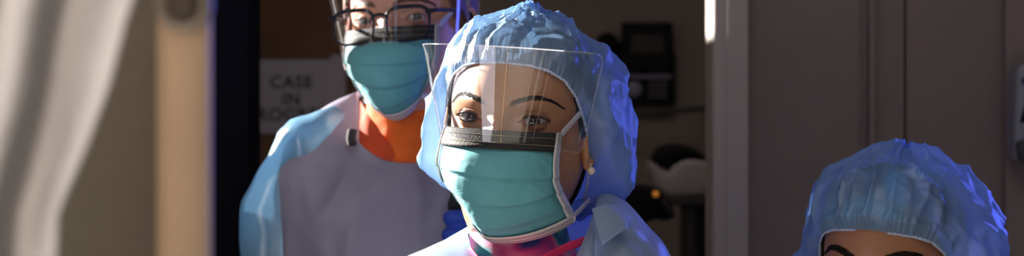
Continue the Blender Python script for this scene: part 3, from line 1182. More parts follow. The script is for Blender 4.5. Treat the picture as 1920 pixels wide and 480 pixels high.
def cloth_loft(name, P, rows, mat, parent, az0=-180, az1=180, naz=140, nrow=120, amp=.004, freq=14, seed=0, stretch=(1, 1, .35), post=None, closed=True, crease=.5, zexp=2.0):
    """rows: front(y,z) left(x,y,z) right(x,y,z) back(y,z); torso frame of person P"""
    K = np.array(rows, float)
    tt = np.linspace(0, len(K) - 1, nrow)
    k = cr(K, tt)
    az = np.radians(np.linspace(az0, az1, naz, endpoint=not closed))
    s, c = np.sin(az)[None, :], np.cos(az)[None, :]
    g = lambda i: k[:, i][:, None]
    sx = np.where(s < 0, np.abs(g(2)), g(5))
    sy = np.where(s < 0, g(3), g(6))
    sz = np.where(s < 0, g(4), g(7))
    w = (s + 1) / 2
    x = sx * s
    y = np.where(c >= 0, sy + (g(0) - sy) * np.abs(c), sy + (g(8) - sy) * np.abs(c))
    ze = np.interp(tt, [0, 3, 5], [zexp, (zexp + 2) / 2, 2.0])[:, None]
    z = np.where(c >= 0, sz + (g(1) - sz) * np.abs(c) ** ze, sz + (g(9) - sz) * c * c)
    V = np.stack([x, y, z], -1)
    for i in range(nrow):
        e = min(i / 5.0, 1)
        for j in range(naz):
            p = V[i, j]
            q = (p[0] * stretch[0] + seed, p[1] * stretch[1], p[2] * stretch[2])
            d = np.array([p[0], p[1] - .01, 0.0])
            d /= (np.linalg.norm(d) + 1e-9)
            a = amp * nz(q, freq) + amp * crease * (.25 - abs(nz(q, freq * 1.9))) + amp * .25 * nz(p, freq * 3)
            V[i, j] = p + d * a * e
    if post is not None:
        V = post(V)
    W_ = P.torso(V.reshape(-1, 3))
    return W_, grid_faces(nrow, naz, closed)


def sleeve(P, path, rad, seed=0, amp=.006, n=36, steps=14):
    pts = smooth_path([tuple(q) for q in P.torso(path)], steps)
    r = np.interp(np.linspace(0, 1, len(pts)), np.linspace(0, 1, len(rad)), np.array(rad) * P.s)
    v, f = tube(pts, r, n, caps=False)
    f = f[:-2]
    out = []
    for i, p in enumerate(v):
        ring = i // n
        c = Vector(pts[ring])
        d = (Vector(p) - c)
        dn = d.normalized()
        q = (p[0] * 1.0 + seed, p[1], p[2] * .55 + p[0] * .5)
        a = amp * nz(q, 16) + amp * .6 * (.25 - abs(nz(q, 30)))
        out.append(tuple(Vector(p) + dn * a))
    return out, f


def glove_mesh(name, parent, palm, fingers, thumb, voxel=.0022):
    """palm: list of (point, radius); fingers: lists of points with radii; one skin over them"""
    mb = MB()
    for pts, rad, flat, up in palm:
        mb.tube(pts, rad, 18, flat=flat, up=up)
    for pts, rad in fingers + [thumb]:
        mb.tube(smooth_path(pts, 5), np.interp(np.linspace(0, 1, (len(pts) - 1) * 5 + 1), np.linspace(0, 1, len(rad)), rad), 14)
    o = mb.build('tmp', M['glove'])
    md = o.modifiers.new('r', 'REMESH')
    md.mode = 'VOXEL'
    md.voxel_size = voxel
    ms = o.modifiers.new('s', 'SMOOTH')
    ms.iterations = 4
    ms.factor = .5
    dg = bpy.context.evaluated_depsgraph_get()
    me = bpy.data.meshes.new_from_object(o.evaluated_get(dg))
    bpy.data.objects.remove(o)
    me.materials.clear()
    me.materials.append(M['glove'])
    me.polygons.foreach_set('use_smooth', [True] * len(me.polygons))
    g = bpy.data.objects.new(name, me)
    COL.objects.link(g)
    g.parent = parent
    return g


def hanging_glove(P, s):
    """relaxed gloved hand at the end of a hanging arm"""
    w = P.arm[s][-1]
    c = P.torso([w])[0]
    c = Vector(c)
    D = Vector((0, -.12, -1)).normalized()
    F = Vector((0, -1, .12)).normalized()
    I = Vector((-s, 0, 0))
    palm = [([c - D * .03, c, c + D * .03, c + D * .06, c + D * .085], [.026, .027, .036, .041, .040], .42, F)]
    fing = []
    for k, (o_, L, r) in enumerate(((.030, .070, .0085), (.010, .080, .009), (-.010, .074, .0085), (-.029, .058, .0075))):
        b = c + D * .085 + F * o_
        a1 = (D + I * .25).normalized()
        a2 = (D + I * .8).normalized()
        fing.append(([b - D * .02, b + a1 * L * .45, b + a1 * L * .45 + a2 * L * .3, b + a1 * L * .45 + a2 * L * .3 + (D * .6 + I).normalized() * L * .25], [r * 1.15, r, r * .95, r * .8]))
    b = c + D * .03 + F * .032
    th = ([b - F * .01, b + (F * .7 + D * .8 + I * .3).normalized() * .035, b + (F * .45 + D + I * .4).normalized() * .066], [.012, .010, .008])
    glove_mesh('glove', P.root, palm, fing, th)


def trousers_and_shoes(P):
    T = lambda pts: [tuple(q) for q in P.torso(pts)]
    mb = MB()
    for s in (-1, 1):
        pts = T([(s * .082, .01, -.62), (s * .088, .008, -.80), (s * .090, .004, -1.0), (s * .088, .01, -1.2)]) + [(s * .088 * P.s + P.lean, .018, .07)]
        mb.tube(smooth_path(pts, 6), np.interp(np.linspace(0, 1, 25), [0, .3, .6, 1], [.105, .098, .082, .075]), 24, caps=False)
    mb.tube(T([(0, .01, -.56), (0, .01, -.66), (0, .01, -.74)]), [.145, .172, .15], 28, flat=.68, up=(1, 0, 0))
    mb.build('scrub_trousers', M['trousers'], P.root)
    for s in (-1, 1):
        b = MB()
        x = s * .088 * P.s + P.lean
        b.tube([(x, .06, .036), (x, .02, .042), (x, -.06, .036), (x + s * .004, -.14, .030), (x + s * .005, -.18, .027)], [.034, .040, .043, .044, .034], 18, flat=.72, up=(1, 0, 0))
        b.box((x - .042, -.205, 0), (x + .045, .09, .014), .006)
        b.build('shoe', M['shoe'], P.root)


# ================================================================== woman in the middle
A = Person(973, 225, 2.375, -14.5, 0, 3.5, 1.0, 0.84)
tag(A.root, 'person in the middle in blue bouffant cap, teal mask and clear visor', 'person')
A.arm = {-1: [(-.132, .025, -.220), (-.185, .04, -.46), (-.190, -.03, -.70)], 1: [(.132, .025, -.220), (.185, .04, -.46), (.190, -.03, -.70)]}
A.arc = ([(.0125, .0150), (.022, .0190), (.034, .0230), (.046, .0220), (.056, .0160)], .0046)
A.build_body(M['skin_a'], 1.0)
A.eyes(M['iris_brown'], (0, 0))
A.lashes()
A.brows(*A.arc, 400)
A.hair(M['hair_dark'], .004)
A.cap(M['cap'], (.097, .104, .120, .118, .106, .10), .030,
      [((.75, .30, .50), 15, .010), ((.75, .35, -.35), 32, .020), ((-.8, .0, -.30), 30, .018)], seed=0.0, clear=.014)
A.mask(left=[(.0575, -.056, -.010), (.0600, -.057, -.021), (.0610, -.059, -.034), (.0590, -.064, -.047), (.0530, -.066, -.060), (.0400, -.066, -.075), (.0280, -.066, -.088), (.0200, -.062, -.100)], seed=2.3)
A.visor((.093, -.038, -.127, .070, .071), (.0725, -.020, -.110, -.030, -.022), corner=.014)
# pearl at the ear lobe
p = A.head([(.0775, .004, -.047)])[0]
mb = MB()
for k in range(1):
    v, f = tube([Vector(p) + Vector((0, 0, -.0001)), Vector(p) + Vector((0, 0, .0001))], .0042, 18)
    mb.add(v, f)
mb.tube([tuple(p + np.array([0, 0, .004])), tuple(p + np.array([-.001, 0, .007]))], .0008, 8)
mb.build('pearl_earring', M['pearl'], A.root)
# clothes
rows = [(-.050, -.113, .0465, -.002, -.103, .0465, -.002, -.100, .068, -.112),
        (-.053, -.122, .0490, .000, -.115, .0490, .000, -.113, .071, -.122),
        (-.060, -.140, .0560, .006, -.132, .0560, .006, -.132, .078, -.140),
        (-.072, -.165, .0800, .016, -.148, .0800, .016, -.148, .088, -.162),
        (-.088, -.200, .1350, .022, -.176, .1350, .022, -.176, .100, -.195),
        (-.102, -.260, .1720, .022, -.230, .1720, .022, -.230, .108, -.25),
        (-.112, -.360, .1600, .020, -.350, .1600, .020, -.350, .105, -.36),
        (-.098, -.520, .1450, .012, -.520, .1450, .012, -.520, .100, -.52),
        (-.105, -.720, .1750, .012, -.720, .1750, .012, -.720, .125, -.72)]
V, f = cloth_loft('scrub_top', A, rows, None, A.root, amp=.003, freq=24, seed=5)
scrub = mesh_obj('scrub_top', V, f, M['scrub_tie'], A.root)
trim = [(.098, .018, -.122), (.079, -.020, -.117), (.060, -.056, -.122), (.042, -.074, -.128), (.016, -.092, -.142), (0, -.102, -.166), (-.026, -.092, -.152), (-.042, -.070, -.136), (-.048, -.050, -.131), (-.052, -.01, -.140)]
MB().tube([tuple(q) for q in A.torso(smooth_path(trim, 8))], .0052, 12, flat=.3, up=(0, -.5, .8)).build('neck_trim', M['trim_pink'], scrub)
rows = [(-.098, -.190, .0520, -.004, -.116, .0800, .012, -.080, .080, -.090),
        (-.104, -.196, .0640, -.002, -.1205, .0920, .016, -.074, .090, -.094),
        (-.110, -.210, .0900, .004, -.130, .1080, .020, -.082, .100, -.110),
        (-.116, -.240, .1300, .010, -.148, .1310, .022, -.108, .110, -.150),
        (-.122, -.290, .1680, .014, -.180, .1560, .022, -.142, .116, -.210),
        (-.126, -.360, .1850, .016, -.260, .1800, .022, -.220, .120, -.300),
        (-.128, -.460, .1850, .016, -.400, .1850, .020, -.400, .120, -.43),
        (-.125, -.640, .1900, .010, -.620, .1900, .010, -.620, .125, -.64),
        (-.130, -.850, .1950, .010, -.850, .1950, .010, -.850, .135, -.85),
        (-.135, -1.080, .2000, .010, -1.080, .2000, .010, -1.080, .140, -1.08)]
V, f = cloth_loft('gown', A, rows, None, A.root, amp=.005, freq=13, seed=9)
mb = MB().add(V, f)
for s in (-1, 1):
    v, ff = sleeve(A, [(s * .095, .02, -.180 + .02 * s), (s * .150, .025, -.245), (s * .190, .04, -.46), (s * .192, -.03, -.68)], [.028, .058, .058, .045], s * 3)
    mb.add(v, ff)
gown = mb.build('gown', M['gown_a'], A.root)


def sheet(name, P, quad, mat, parent, bulge=.01, amp=.002, n=36, seed=0):
    """curved cloth piece through four corners given in torso coordinates"""
    a, b, c, d = [Vector(q) for q in quad]
    v = []
    for i in range(n):
        for j in range(n):
            u, w = j / (n - 1), i / (n - 1)
            p = (a * (1 - u) + b * u) * (1 - w) + (d * (1 - u) + c * u) * w
            nrm = (b - a).cross(d - a).normalized()
            if nrm.y > 0:
                nrm = -nrm
            h = bulge * math.sin(PI * u) * (.4 + .6 * w) + amp * nz((p.x + seed, p.y, p.z), 45) + amp * (.3 - abs(nz((p.x + seed, p.y, p.z), 28)))
            v.append(tuple(p + nrm * h))
    return mesh_obj(name, P.torso(v), grid_faces(n, n), mat, parent)


sheet('lapel', A, [(.074, -.056, -.098), (.112, -.020, -.092), (.162, -.040, -.170), (.076, -.106, -.190)], M['gown_a'], gown, .012, .003, seed=1)
sheet('collar', A, [(.072, -.062, -.088), (.107, -.022, -.086), (.108, -.064, -.1105), (.080, -.096, -.124)], M['gown_a'], gown, .012, .0025, seed=4)
for s in (-1, 1):
    hanging_glove(A, s)
trousers_and_shoes(A)

# ================================================================== man behind, at the left
B = Person(766, 42, 2.98, -16, 0, -3.5, 1.025, 0.75)
tag(B.root, 'person in dark glasses, teal mask and orange top, standing behind at left', 'person')
B.arm = {-1: [(-.130, .020, -.225), (-.185, .03, -.47), (-.180, -.06, -.71)], 1: [(.130, .020, -.225), (.225, -.03, -.46), (.180, -.235, -.258)]}
B.arc = ([(.012, .0165), (.022, .0200), (.034, .0220), (.046, .0195), (.053, .0150)], .0060)
B.build_body(M['skin_b'], 0.25)
B.eyes(M['iris_green'])
B.lashes(.006, .0002, 30, 'hair_red')
B.brows(*B.arc, 260, 'hair_red')
B.hair(M['hair_red'], .012)
B.MEDG = [(.0565, -.057, -.010), (.0575, -.062, -.021), (.0580, -.064, -.034), (.0565, -.066, -.047), (.0520, -.067, -.060), (.0450, -.066, -.075), (.0360, -.064, -.088), (.0270, -.060, -.099)]
B.mask(seed=6.1)
B.visor((.096, -.030, -.135, .085, .086), (.0760, -.018, -.118, -.060, -.030), corner=.014, mat='visor_b')
# glasses
g = MB()
lens_c, lw, lh = .0345, .0265, .0208


def lens_pt(s, a, grow=0.0):
    ca, sa = math.cos(a), math.sin(a)
    e = .62
    X = (lw + grow) * math.copysign(abs(ca) ** e, ca)
    Z = (lh + grow) * math.copysign(abs(sa) ** e, sa)
    X *= 1 + .07 * sa * (1 if ca * s > 0 else .4)
    x = s * lens_c + X
    return (x, -.1105 + .0000 * s + abs(x) * .10 + Z * -.0 + Z * .10, -.0085 + Z)


gl = None
for s in (-1, 1):
    pts = [lens_pt(s, 2 * PI * k / 60) for k in range(62)]
    rad = [.0016 + .0010 * max(0, math.sin(2 * PI * k / 60)) for k in range(62)]
    g.tube([tuple(q) for q in B.head(pts)], rad, 10, caps=False)
    # temple
    hx = (s * .0640, -.1030, .0050)
    t_ = smooth_path([hx, (s * .0690, -.0950, .0060), (s * .0755, -.050, .0070), (s * .0790, .005, .0060), (s * .079, .030, -.010), (s * .077, .038, -.032)], 6)
    g.tube([tuple(q) for q in B.head(t_)], .0024, 10, flat=.6, up=(0, 0, 1))
    g.tube([tuple(q) for q in B.head([(s * .0590, -.1045, .0045), hx])], .0030, 10)
br = smooth_path([(-.0095, -.1095, .0010), (-.004, -.1120, .0042), (.004, -.1120, .0042), (.0095, -.1095, .0010)], 6)
g.tube([tuple(q) for q in B.head(br)], .0022, 10)
gl = g.build('glasses', M['frame'], B.root)
for s in (-1, 1):
    v = []
    for r in (0.0, .35, .7, 1.0):
        for k in range(48):
            q = lens_pt(s, 2 * PI * k / 48)
            c0 = (s * lens_c, -.1105 + lens_c * .10 - .0022, -.0085)
            b_ = .0000
            v.append(tuple(c0[i] + (q[i] - c0[i]) * r for i in range(3)))
    mesh_obj('lens', B.head(v), grid_faces(4, 48, True), M['lens'], gl)
# orange top with collar
rows = [(-.054, -.098, .0520, .000, -.092, .0520, .000, -.092, .070, -.100),
        (-.060, -.118, .0540, .000, -.110, .0540, .000, -.110, .073, -.118),
        (-.068, -.140, .0580, .004, -.128, .0580, .004, -.128, .079, -.136),
        (-.078, -.165, .0720, .014, -.145, .0720, .014, -.145, .088, -.160),
        (-.090, -.200, .1220, .022, -.178, .1220, .022, -.178, .095, -.195),
        (-.104, -.260, .1480, .022, -.230, .1480, .022, -.230, .100, -.25),
        (-.108, -.360, .1440, .020, -.350, .1440, .020, -.350, .105, -.36),
        (-.098, -.520, .1450, .012, -.520, .1450, .012, -.520, .100, -.52),
        (-.105, -.700, .1750, .012, -.700, .1750, .012, -.700, .125, -.70)]
V, f = cloth_loft('top', B, rows, None, B.root, amp=.003, freq=20, seed=3)
top = mesh_obj('orange_top', V, f, M['orange'], B.root)
sheet('placket', B, [(-.058, -.040, -.098), (-.036, -.066, -.128), (.004, -.084, -.190), (-.058, -.066, -.180)], M['orange_red'], top, .006, .0015, seed=2)
mb = MB().tube([tuple(q) for q in B.torso(smooth_path([(-.066, -.056, -.134), (-.067, -.064, -.144), (-.065, -.070, -.152)], 6))], .006, 10, flat=.3, up=(1, 0, 0))
mb.build('lanyard', M['black_cloth'], B.root)
rows = [(-.088, -.174, .0640, -.010, -.086, .0660, -.010, -.090, .078, -.100),
        (-.094, -.179, .0740, -.006, -.090, .0760, -.006, -.094, .086, -.108),
        (-.104, -.198, .1050, .004, -.104, .1050, .004, -.106, .100, -.135),
        (-.114, -.235, .1430, .010, -.132, .1430, .010, -.134, .110, -.185),
        (-.120, -.300, .1640, .012, -.180, .1640, .012, -.180, .116, -.270),
        (-.122, -.400, .1600, .012, -.330, .1600, .012, -.330, .120, -.38),
        (-.122, -.520, .1650, .010, -.500, .1650, .010, -.500, .120, -.52),
        (-.130, -.740, .1950, .010, -.740, .1950, .010, -.740, .135, -.74),
        (-.140, -1.080, .2350, .010, -1.080, .2350, .010, -1.080, .155, -1.08)]
V, f = cloth_loft('gown', B, rows, None, B.root, amp=.010, freq=11, crease=1.0, seed=21, stretch=(1, 1, .45), zexp=.5)
mb = MB().add(V, f)
v, ff = sleeve(B, [(-.070, .004, -.118), (-.118, .006, -.160), (-.148, .006, -.235), (-.158, .008, -.34), (-.170, .015, -.47), (-.178, -.05, -.68)], [.026, .050, .056, .054, .058, .045], -3, amp=.014)
mb.add(v, ff, 1)
v, ff = sleeve(B, [(.105, .012, -.150), (.145, .010, -.200), (.222, -.02, -.45), (.205, -.14, -.36), (.184, -.225, -.268)], [.040, .054, .064, .055, .042], 3, amp=.008)
mb.add(v, ff, 1)
mb.build('plastic_gown', [M['gown'], M['gown_sleeve']], B.root)
hanging_glove(B, -1)
# gloved left hand raised to the chest, closed round a black pouch
wr = Vector(B.torso([B.arm[1][-1]])[0])


def L(px, py, d):
    q = at(px, py, d)
    return Vector((q.x - B.c.x, q.y - B.c.y, q.z))


palm = [([wr + Vector((.03, 0, -.01)), wr, L(935, 428, 2.735), L(905, 428, 2.728), L(893, 428, 2.728)], [.028, .030, .040, .042, .038], .45, (0, 0, 1))]
fing = []
for k, (yy, x0) in enumerate(((408, 839), (440, 838), (470, 842), (498, 850))):
    r = (.0092, .0098, .0092, .0082)[k]
    fing.append(([L(905, yy, 2.722), L(880, yy - 2, 2.712), L(x0 + 9, yy, 2.714), L(x0 + 6, yy + 1, 2.735), L(x0 + 22, yy + 2, 2.752)], [r * 1.05, r, r, r * .95, r * .8]))
th = ([L(915, 405, 2.75), L(898, 385, 2.755), L(878, 380, 2.757)], [.013, .011, .009])
glv = glove_mesh('glove', B.root, palm, fing, th)
trousers_and_shoes(B)
# the pouch
mb = MB()
pts = smooth_path([at(868, 352, 2.738), at(864, 372, 2.738), at(860, 392, 2.737), at(858, 420, 2.735), at(860, 455, 2.735), at(866, 490, 2.735)], 6)
v, f = tube(pts, np.interp(np.linspace(0, 1, 31), [0, .15, .35, .5, 1], [.007, .013, .0145, .0085, .0085]), 26, flat=.8)
v = [tuple(Vector(p) + Vector((nz(p, 120), 0.5 * nz(p, 160), nz((p[0], p[2], 3), 110))) * .0030) for p in v]
pouch = MB().add(v, f).build('black_pouch', M['black_cloth'])
tag(pouch, 'crumpled black pouch gripped in the raised blue-gloved hand', 'pouch')

# ================================================================== woman at the right, lower in front
C = Person(1667, 494, 2.50, -24, 4, 4, 1.0, 0.9, lean=.10)
tag(C.root, 'shorter person at lower right in sheer blue bouffant cap, forehead and brows showing', 'person')
C.arm = {-1: [(-.132, .025, -.220), (-.180, .04, -.46), (-.180, -.03, -.69)], 1: [(.132, .025, -.220), (.180, .04, -.46), (.180, -.03, -.69)]}
C.arc = ([(.0115, .0120), (.021, .0170), (.033, .0215), (.046, .0205), (.056, .0130)], .0076)
C.build_body(M['skin_c'], 0.9)
C.eyes(M['iris_brown'])
C.lashes()
C.brows(*C.arc, 800)
C.hair(M['hair_dark'], .005)
C.cap(M['cap_b'], (.104, .118, .112, .122, .126, .10), .026,
      [((.75, .30, -.05), 30, .010), ((-.8, .0, -.25), 24, .006)], front_z=.044, seed=13.7, crumple=1.15, clear=.024, floor=.015,
      side_keys=([0, 20, 35, 50, 62, 74, 86, 100, 115, 140, 180], [0, -.001, -.004, -.010, -.022, -.040, -.066, -.095, -.120, -.135, -.130]))
# cloth cap with teal spots seen through the sheer bouffant
az = np.radians(np.arange(-180, 180, 4.0))
tt = np.arange(0, 14.0, 0.3)
P_ = ring_pts(cr(BODY, tt)[:, None, :], az[None, :])
c0 = np.array([0, .012, 0.0])
d = P_ - c0
rr = np.linalg.norm(d, axis=-1, keepdims=True)
m = smoothstep(.042, .052, P_[..., 2] + .55 * np.clip(P_[..., 1] + .05, 0, .2))
P_ = c0 + d / rr * (rr + (m * .027 - .018)[..., None])
mesh_obj('inner_cap', C.head(P_.reshape(-1, 3)), grid_faces(len(tt), len(az), True) + [tuple(range(len(az)))[::-1]], M['inner'], C.root)
C.mask(seed=11)
rows = [(-.050, -.113, .0465, -.002, -.103, .0465, -.002, -.103, .068, -.112),
        (-.060, -.140, .0560, .006, -.132, .0560, .006, -.132, .078, -.140),
        (-.088, -.200, .1350, .022, -.176, .1350, .022, -.176, .100, -.195),
        (-.102, -.260, .1680, .022, -.230, .1680, .022, -.230, .108, -.25),
        (-.112, -.360, .1550, .020, -.350, .1550, .020, -.350, .105, -.36),
        (-.098, -.520, .1450, .012, -.520, .1450, .012, -.520, .100, -.52),
        (-.105, -.700, .1700, .012, -.700, .1700, .012, -.700, .125, -.70)]
V, f = cloth_loft('scrub_top', C, rows, None, C.root, amp=.003, freq=24, seed=8)
mb = MB().add(V, f)
for s in (-1, 1):
    v, ff = sleeve(C, [(s * .095, .02, -.195), (s * .145, .025, -.250), (s * .178, .04, -.42)], [.030, .052, .058], s * 5)
    mb.add(v, ff)
mb.build('scrub_top', M['scrub_green'], C.root)
for s in (-1, 1):
    hanging_glove(C, s)
trousers_and_shoes(C)

# ================================================================== things in the room
# paper sign on the brown door
yd = 5.93
c = at(546, 181, yd)
w_, h_ = 204 * yd / FPX / 2, 138 * yd / FPX / 2
mb = MB().box((-w_, -.0006, -h_), (w_, .0006, h_), .0003)
sign = mb.build('paper_sign', M['paper'])
sign.location = (c.x, yd, c.z)
tag(sign, 'white paper sign reading CASE IN PROGRESS taped to the brown door', 'sign')
for i, (txt, py) in enumerate((('CASE', 155), ('IN', 187), ('PROGRESS', 216))):
    cu = bpy.data.curves.new('lettering', 'FONT')
    cu.body = txt
    cu.align_x = 'CENTER'
    cu.align_y = 'CENTER'
    cu.size = 33 * yd / FPX
    cu.extrude = .0003
    cu.offset = .0011
    cu.space_character = 1.08
    cu.materials.append(M['ink'])
    tmp = bpy.data.objects.new('tmp', cu)
    COL.objects.link(tmp)
    me = bpy.data.meshes.new_from_object(tmp.evaluated_get(bpy.context.evaluated_depsgraph_get()))
    bpy.data.objects.remove(tmp)
    o = bpy.data.objects.new('lettering', me)
    o.rotation_euler = (R(90), 0, 0)
    o.location = (0, -.0012, at(0, py, yd).z - c.z)
    o.parent = sign
    COL.objects.link(o)
for sx in (-1, 1):
    t = MB().box((sx * (w_ - .02) - .018, -.0014, h_ - .012), (sx * (w_ - .02) + .018, -.0004, h_ + .012), .0004)
    t.build('tape_strip', M['paper'], sign)

# desk phone hung on the corridor wall
yp = 5.96
c = at(1208, 124, yp)
k = yp / FPX
root = empty('wall_phone', (c.x, 5.999, c.z))
tag(root, 'black wall telephone with tilted display, round pad and keypad on corridor wall', 'telephone')


def pb(name, x0, y0, x1, y1, d0, d1, mat, parent, bev=.004):
    """box between two picture-scale corners, measured from the phone's middle"""
    lo = ((x0 - 1208) * k, -d1, (124 - y1) * k)
    hi = ((x1 - 1208) * k, -d0, (124 - y0) * k)
    return MB().box(lo, hi, bev).build(name, mat, parent, False)


pb('phone_body', 1160, 98, 1266, 197, 0, .05, M['black_plastic'], root, .008)
dsp = MB().box((-.066, -.02, -.062), (.066, 0, .062), .008)
dp = dsp.build('display', M['black_plastic'], root, False)
dp.location = ((1213 - 1208) * k, -.045, (124 - 88) * k)
dp.rotation_euler = (R(-14), 0, 0)
MB().box((-.042, -.0215, -.024), (.042, -.019, .026), .001).build('screen', M['screen_off'], dp, False)
hs = MB()
hp = [((1138 - 1208) * k, -.05, (124 - y) * k) for y in (76, 82, 96, 140, 178, 192, 198)]
hs.tube(smooth_path(hp, 5), np.interp(np.linspace(0, 1, 31), [0, .12, .25, .75, .88, 1], [.026, .030, .022, .022, .030, .026]), 18, flat=.8)
hs.build('handset', M['black_plastic'], root)
pb('phone_cradle', 1118, 78, 1168, 196, 0, .03, M['black_plastic'], root, .006)
pb('soft_key', 1168, 128, 1202, 134, .048, .054, M['key'], root, .002)
pb('soft_key', 1213, 128, 1248, 134, .048, .054, M['key'], root, .002)
pb('accent_bar', 1162, 140, 1258, 147, .048, .0545, M['key_pale'], root, .002)
nv = MB().lathe([(.004, 0), (.0195, 0), (.021, .003), (.019, .006), (.010, .0065), (.008, .008), (.002, .0085)], 28)
npad = nv.build('navigation_pad', M['key_pale'], root)
npad.location = ((1188 - 1208) * k, -.05, (124 - 168) * k)
npad.rotation_euler = (R(90), 0, 0)
for i in range(4):
    for j in range(3):
        x0, y0 = 1216 + j * 12, 152 + i * 9
        pb('key', x0, y0, x0 + 9, y0 + 6, .048, .054, M['key'], root, .0015)

# slim dark arm under the phone
a, b2 = at(1150, 221, 5.9), at(1345, 200, 5.9)
mb = MB().tube([a, b2], .0068, 12, flat=1.0)
for q in (a.lerp(b2, .12), a.lerp(b2, .9)):
    mb.tube([q, (q.x, 6.0, q.z)], .005, 10)
arm = mb.build('wall_rail', M['dark_grey'])
tag(arm, 'slim dark rail sloping up to the right below the wall telephone', 'rail')

# white equipment housing with a black pad, behind at the right of the middle woman
ye = 5.3
root = empty('equipment_cart', (at(1275, 0, ye).x, ye, 0))
tag(root, 'pale rounded equipment with curved black pad on top and amber light, beside pale door jamb', 'medical equipment')


def E(px, py, d=ye):
    q = at(px, py, d)
    return Vector((q.x - root.location.x, q.y - root.location.y, q.z))


def slab(outline, depth, bev, name, mat, parent, y=0.0):
    bm = bmesh.new()
    vs = [bm.verts.new((p.x, y - depth / 2, p.z)) for p in outline]
    fc = bm.faces.new(vs)
    r = bmesh.ops.extrude_face_region(bm, geom=[fc])
    for q in r['geom']:
        if isinstance(q, bmesh.types.BMVert):
            q.co.y += depth
    bmesh.ops.recalc_face_normals(bm, faces=bm.faces)
    es = [e for e in bm.edges if abs(e.verts[0].co.y - e.verts[1].co.y) < 1e-6]
    bmesh.ops.bevel(bm, geom=es, offset=bev, segments=4, affect='EDGES', profile=.5)
    bm.verts.index_update()
    v = [tuple(q.co) for q in bm.verts]
    f = [tuple(q.index for q in p.verts) for p in bm.faces]
    bm.free()
    o = MB().add(v, f).build(name, mat, parent)
    sharp(o, 50)
    return o


ol = smooth_path([E(1212, 300), E(1224, 306), E(1238, 318), E(1250, 320), E(1262, 308), E(1282, 299), E(1310, 300), E(1335, 308), E(1352, 320), E(1356, 345), E(1348, 362), E(1310, 366), E(1270, 368), E(1245, 364), E(1228, 352), E(1216, 330), E(1209, 312)], 5)
slab(ol[:-1], .16, .012, 'housing', M['white_plastic'], root)
ol = smooth_path([E(1222, 302), E(1228, 286), E(1244, 274), E(1268, 270), E(1292, 276), E(1318, 290), E(1338, 303), E(1330, 308), E(1308, 300), E(1284, 297), E(1264, 304), E(1250, 316), E(1238, 314)], 5)
slab(ol[:-1], .14, .010, 'curved_pad', M['black_plastic'], root, .01)
MB().box((E(1245, 0).x, -.09, E(0, 384).z), (E(1352, 0).x, .09, E(0, 368).z), .006).build('base_rail', M['dark_grey'], root, False)
MB().tube([E(1300, 380), Vector((E(1300, 0).x, 0, .06))], .03, 20).build('column', M['dark_grey'], root)
bs = MB()
for i in range(5):
    t = 2 * PI * i / 5
    bs.tube([(E(1300, 0).x, 0, .075), (E(1300, 0).x + .26 * math.cos(t), .26 * math.sin(t), .055)], [.03, .02], 12)
    bs.tube([(E(1300, 0).x + .26 * math.cos(t) - .012, .26 * math.sin(t), .03), (E(1300, 0).x + .26 * math.cos(t) + .012, .26 * math.sin(t), .03)], .028, 14)
bs.build('wheeled_base', M['dark_grey'], root)
lp = MB().lathe([(.002, -.004), (.0045, -.004), (.0045, .002), (.003, .004), (.001, .0045)], 16)
l2 = lp.build('indicator_light', M['amber_dim'], root)
l2.location = E(1328, 338) + Vector((0, -.081, 0))
l2.rotation_euler = (R(90), 0, 0)
# black device with amber light in front of it
yb = 4.72
root2 = empty('black_device', (at(1215, 0, yb).x, yb, 0))
tag(root2, 'dark device with a small amber light, below and left of the pale equipment', 'medical device')


def F_(px, py):
    q = at(px, py, yb)
    return Vector((q.x - root2.location.x, 0, q.z))


ol = smooth_path([F_(1150, 352), F_(1180, 345), F_(1210, 346), F_(1236, 356), F_(1254, 380), F_(1262, 402), F_(1246, 412), F_(1226, 410), F_(1200, 418), F_(1150, 420)], 5)
slab(ol, .12, .012, 'device_body', M['black_plastic'], root2)
MB().tube(smooth_path([F_(1240, 372) + Vector((0, -.07, 0)), F_(1250, 390) + Vector((0, -.075, 0)), F_(1258, 404) + Vector((0, -.07, 0))], 5), .0035, 10).build('grip', M['dark_grey'], root2)
MB().tube([F_(1195, 415), Vector((F_(1195, 0).x, 0, .02))], .02, 16).build('stand_pole', M['dark_grey'], root2)
MB().lathe([(.02, 0), (.16, 0), (.165, .012), (.15, .022), (.02, .03)], 32, xf=Matrix.Translation((F_(1195, 0).x, 0, 0))).build('stand_foot', M['dark_grey'], root2)
lp = MB().lathe([(.002, -.004), (.0060, -.004), (.0060, .003), (.004, .005), (.001, .006)], 18)
l3 = lp.build('indicator_light', M['amber'], root2)
l3.location = F_(1226, 362) + Vector((0, -.061, 0))
l3.rotation_euler = (R(90), 0, 0)

# hand sanitiser dispenser at the right edge
ys_ = YW - .012
c = at(1908, 208, ys_)
k = ys_ / FPX
root = empty('soap_dispenser', (c.x, ys_, c.z))
tag(root, 'pale wall soap dispenser with dark triangle window at the right edge', 'dispenser')


def Dp(px, py):
    return Vector(((px - 1908) * k, 0, (208 - py) * k))


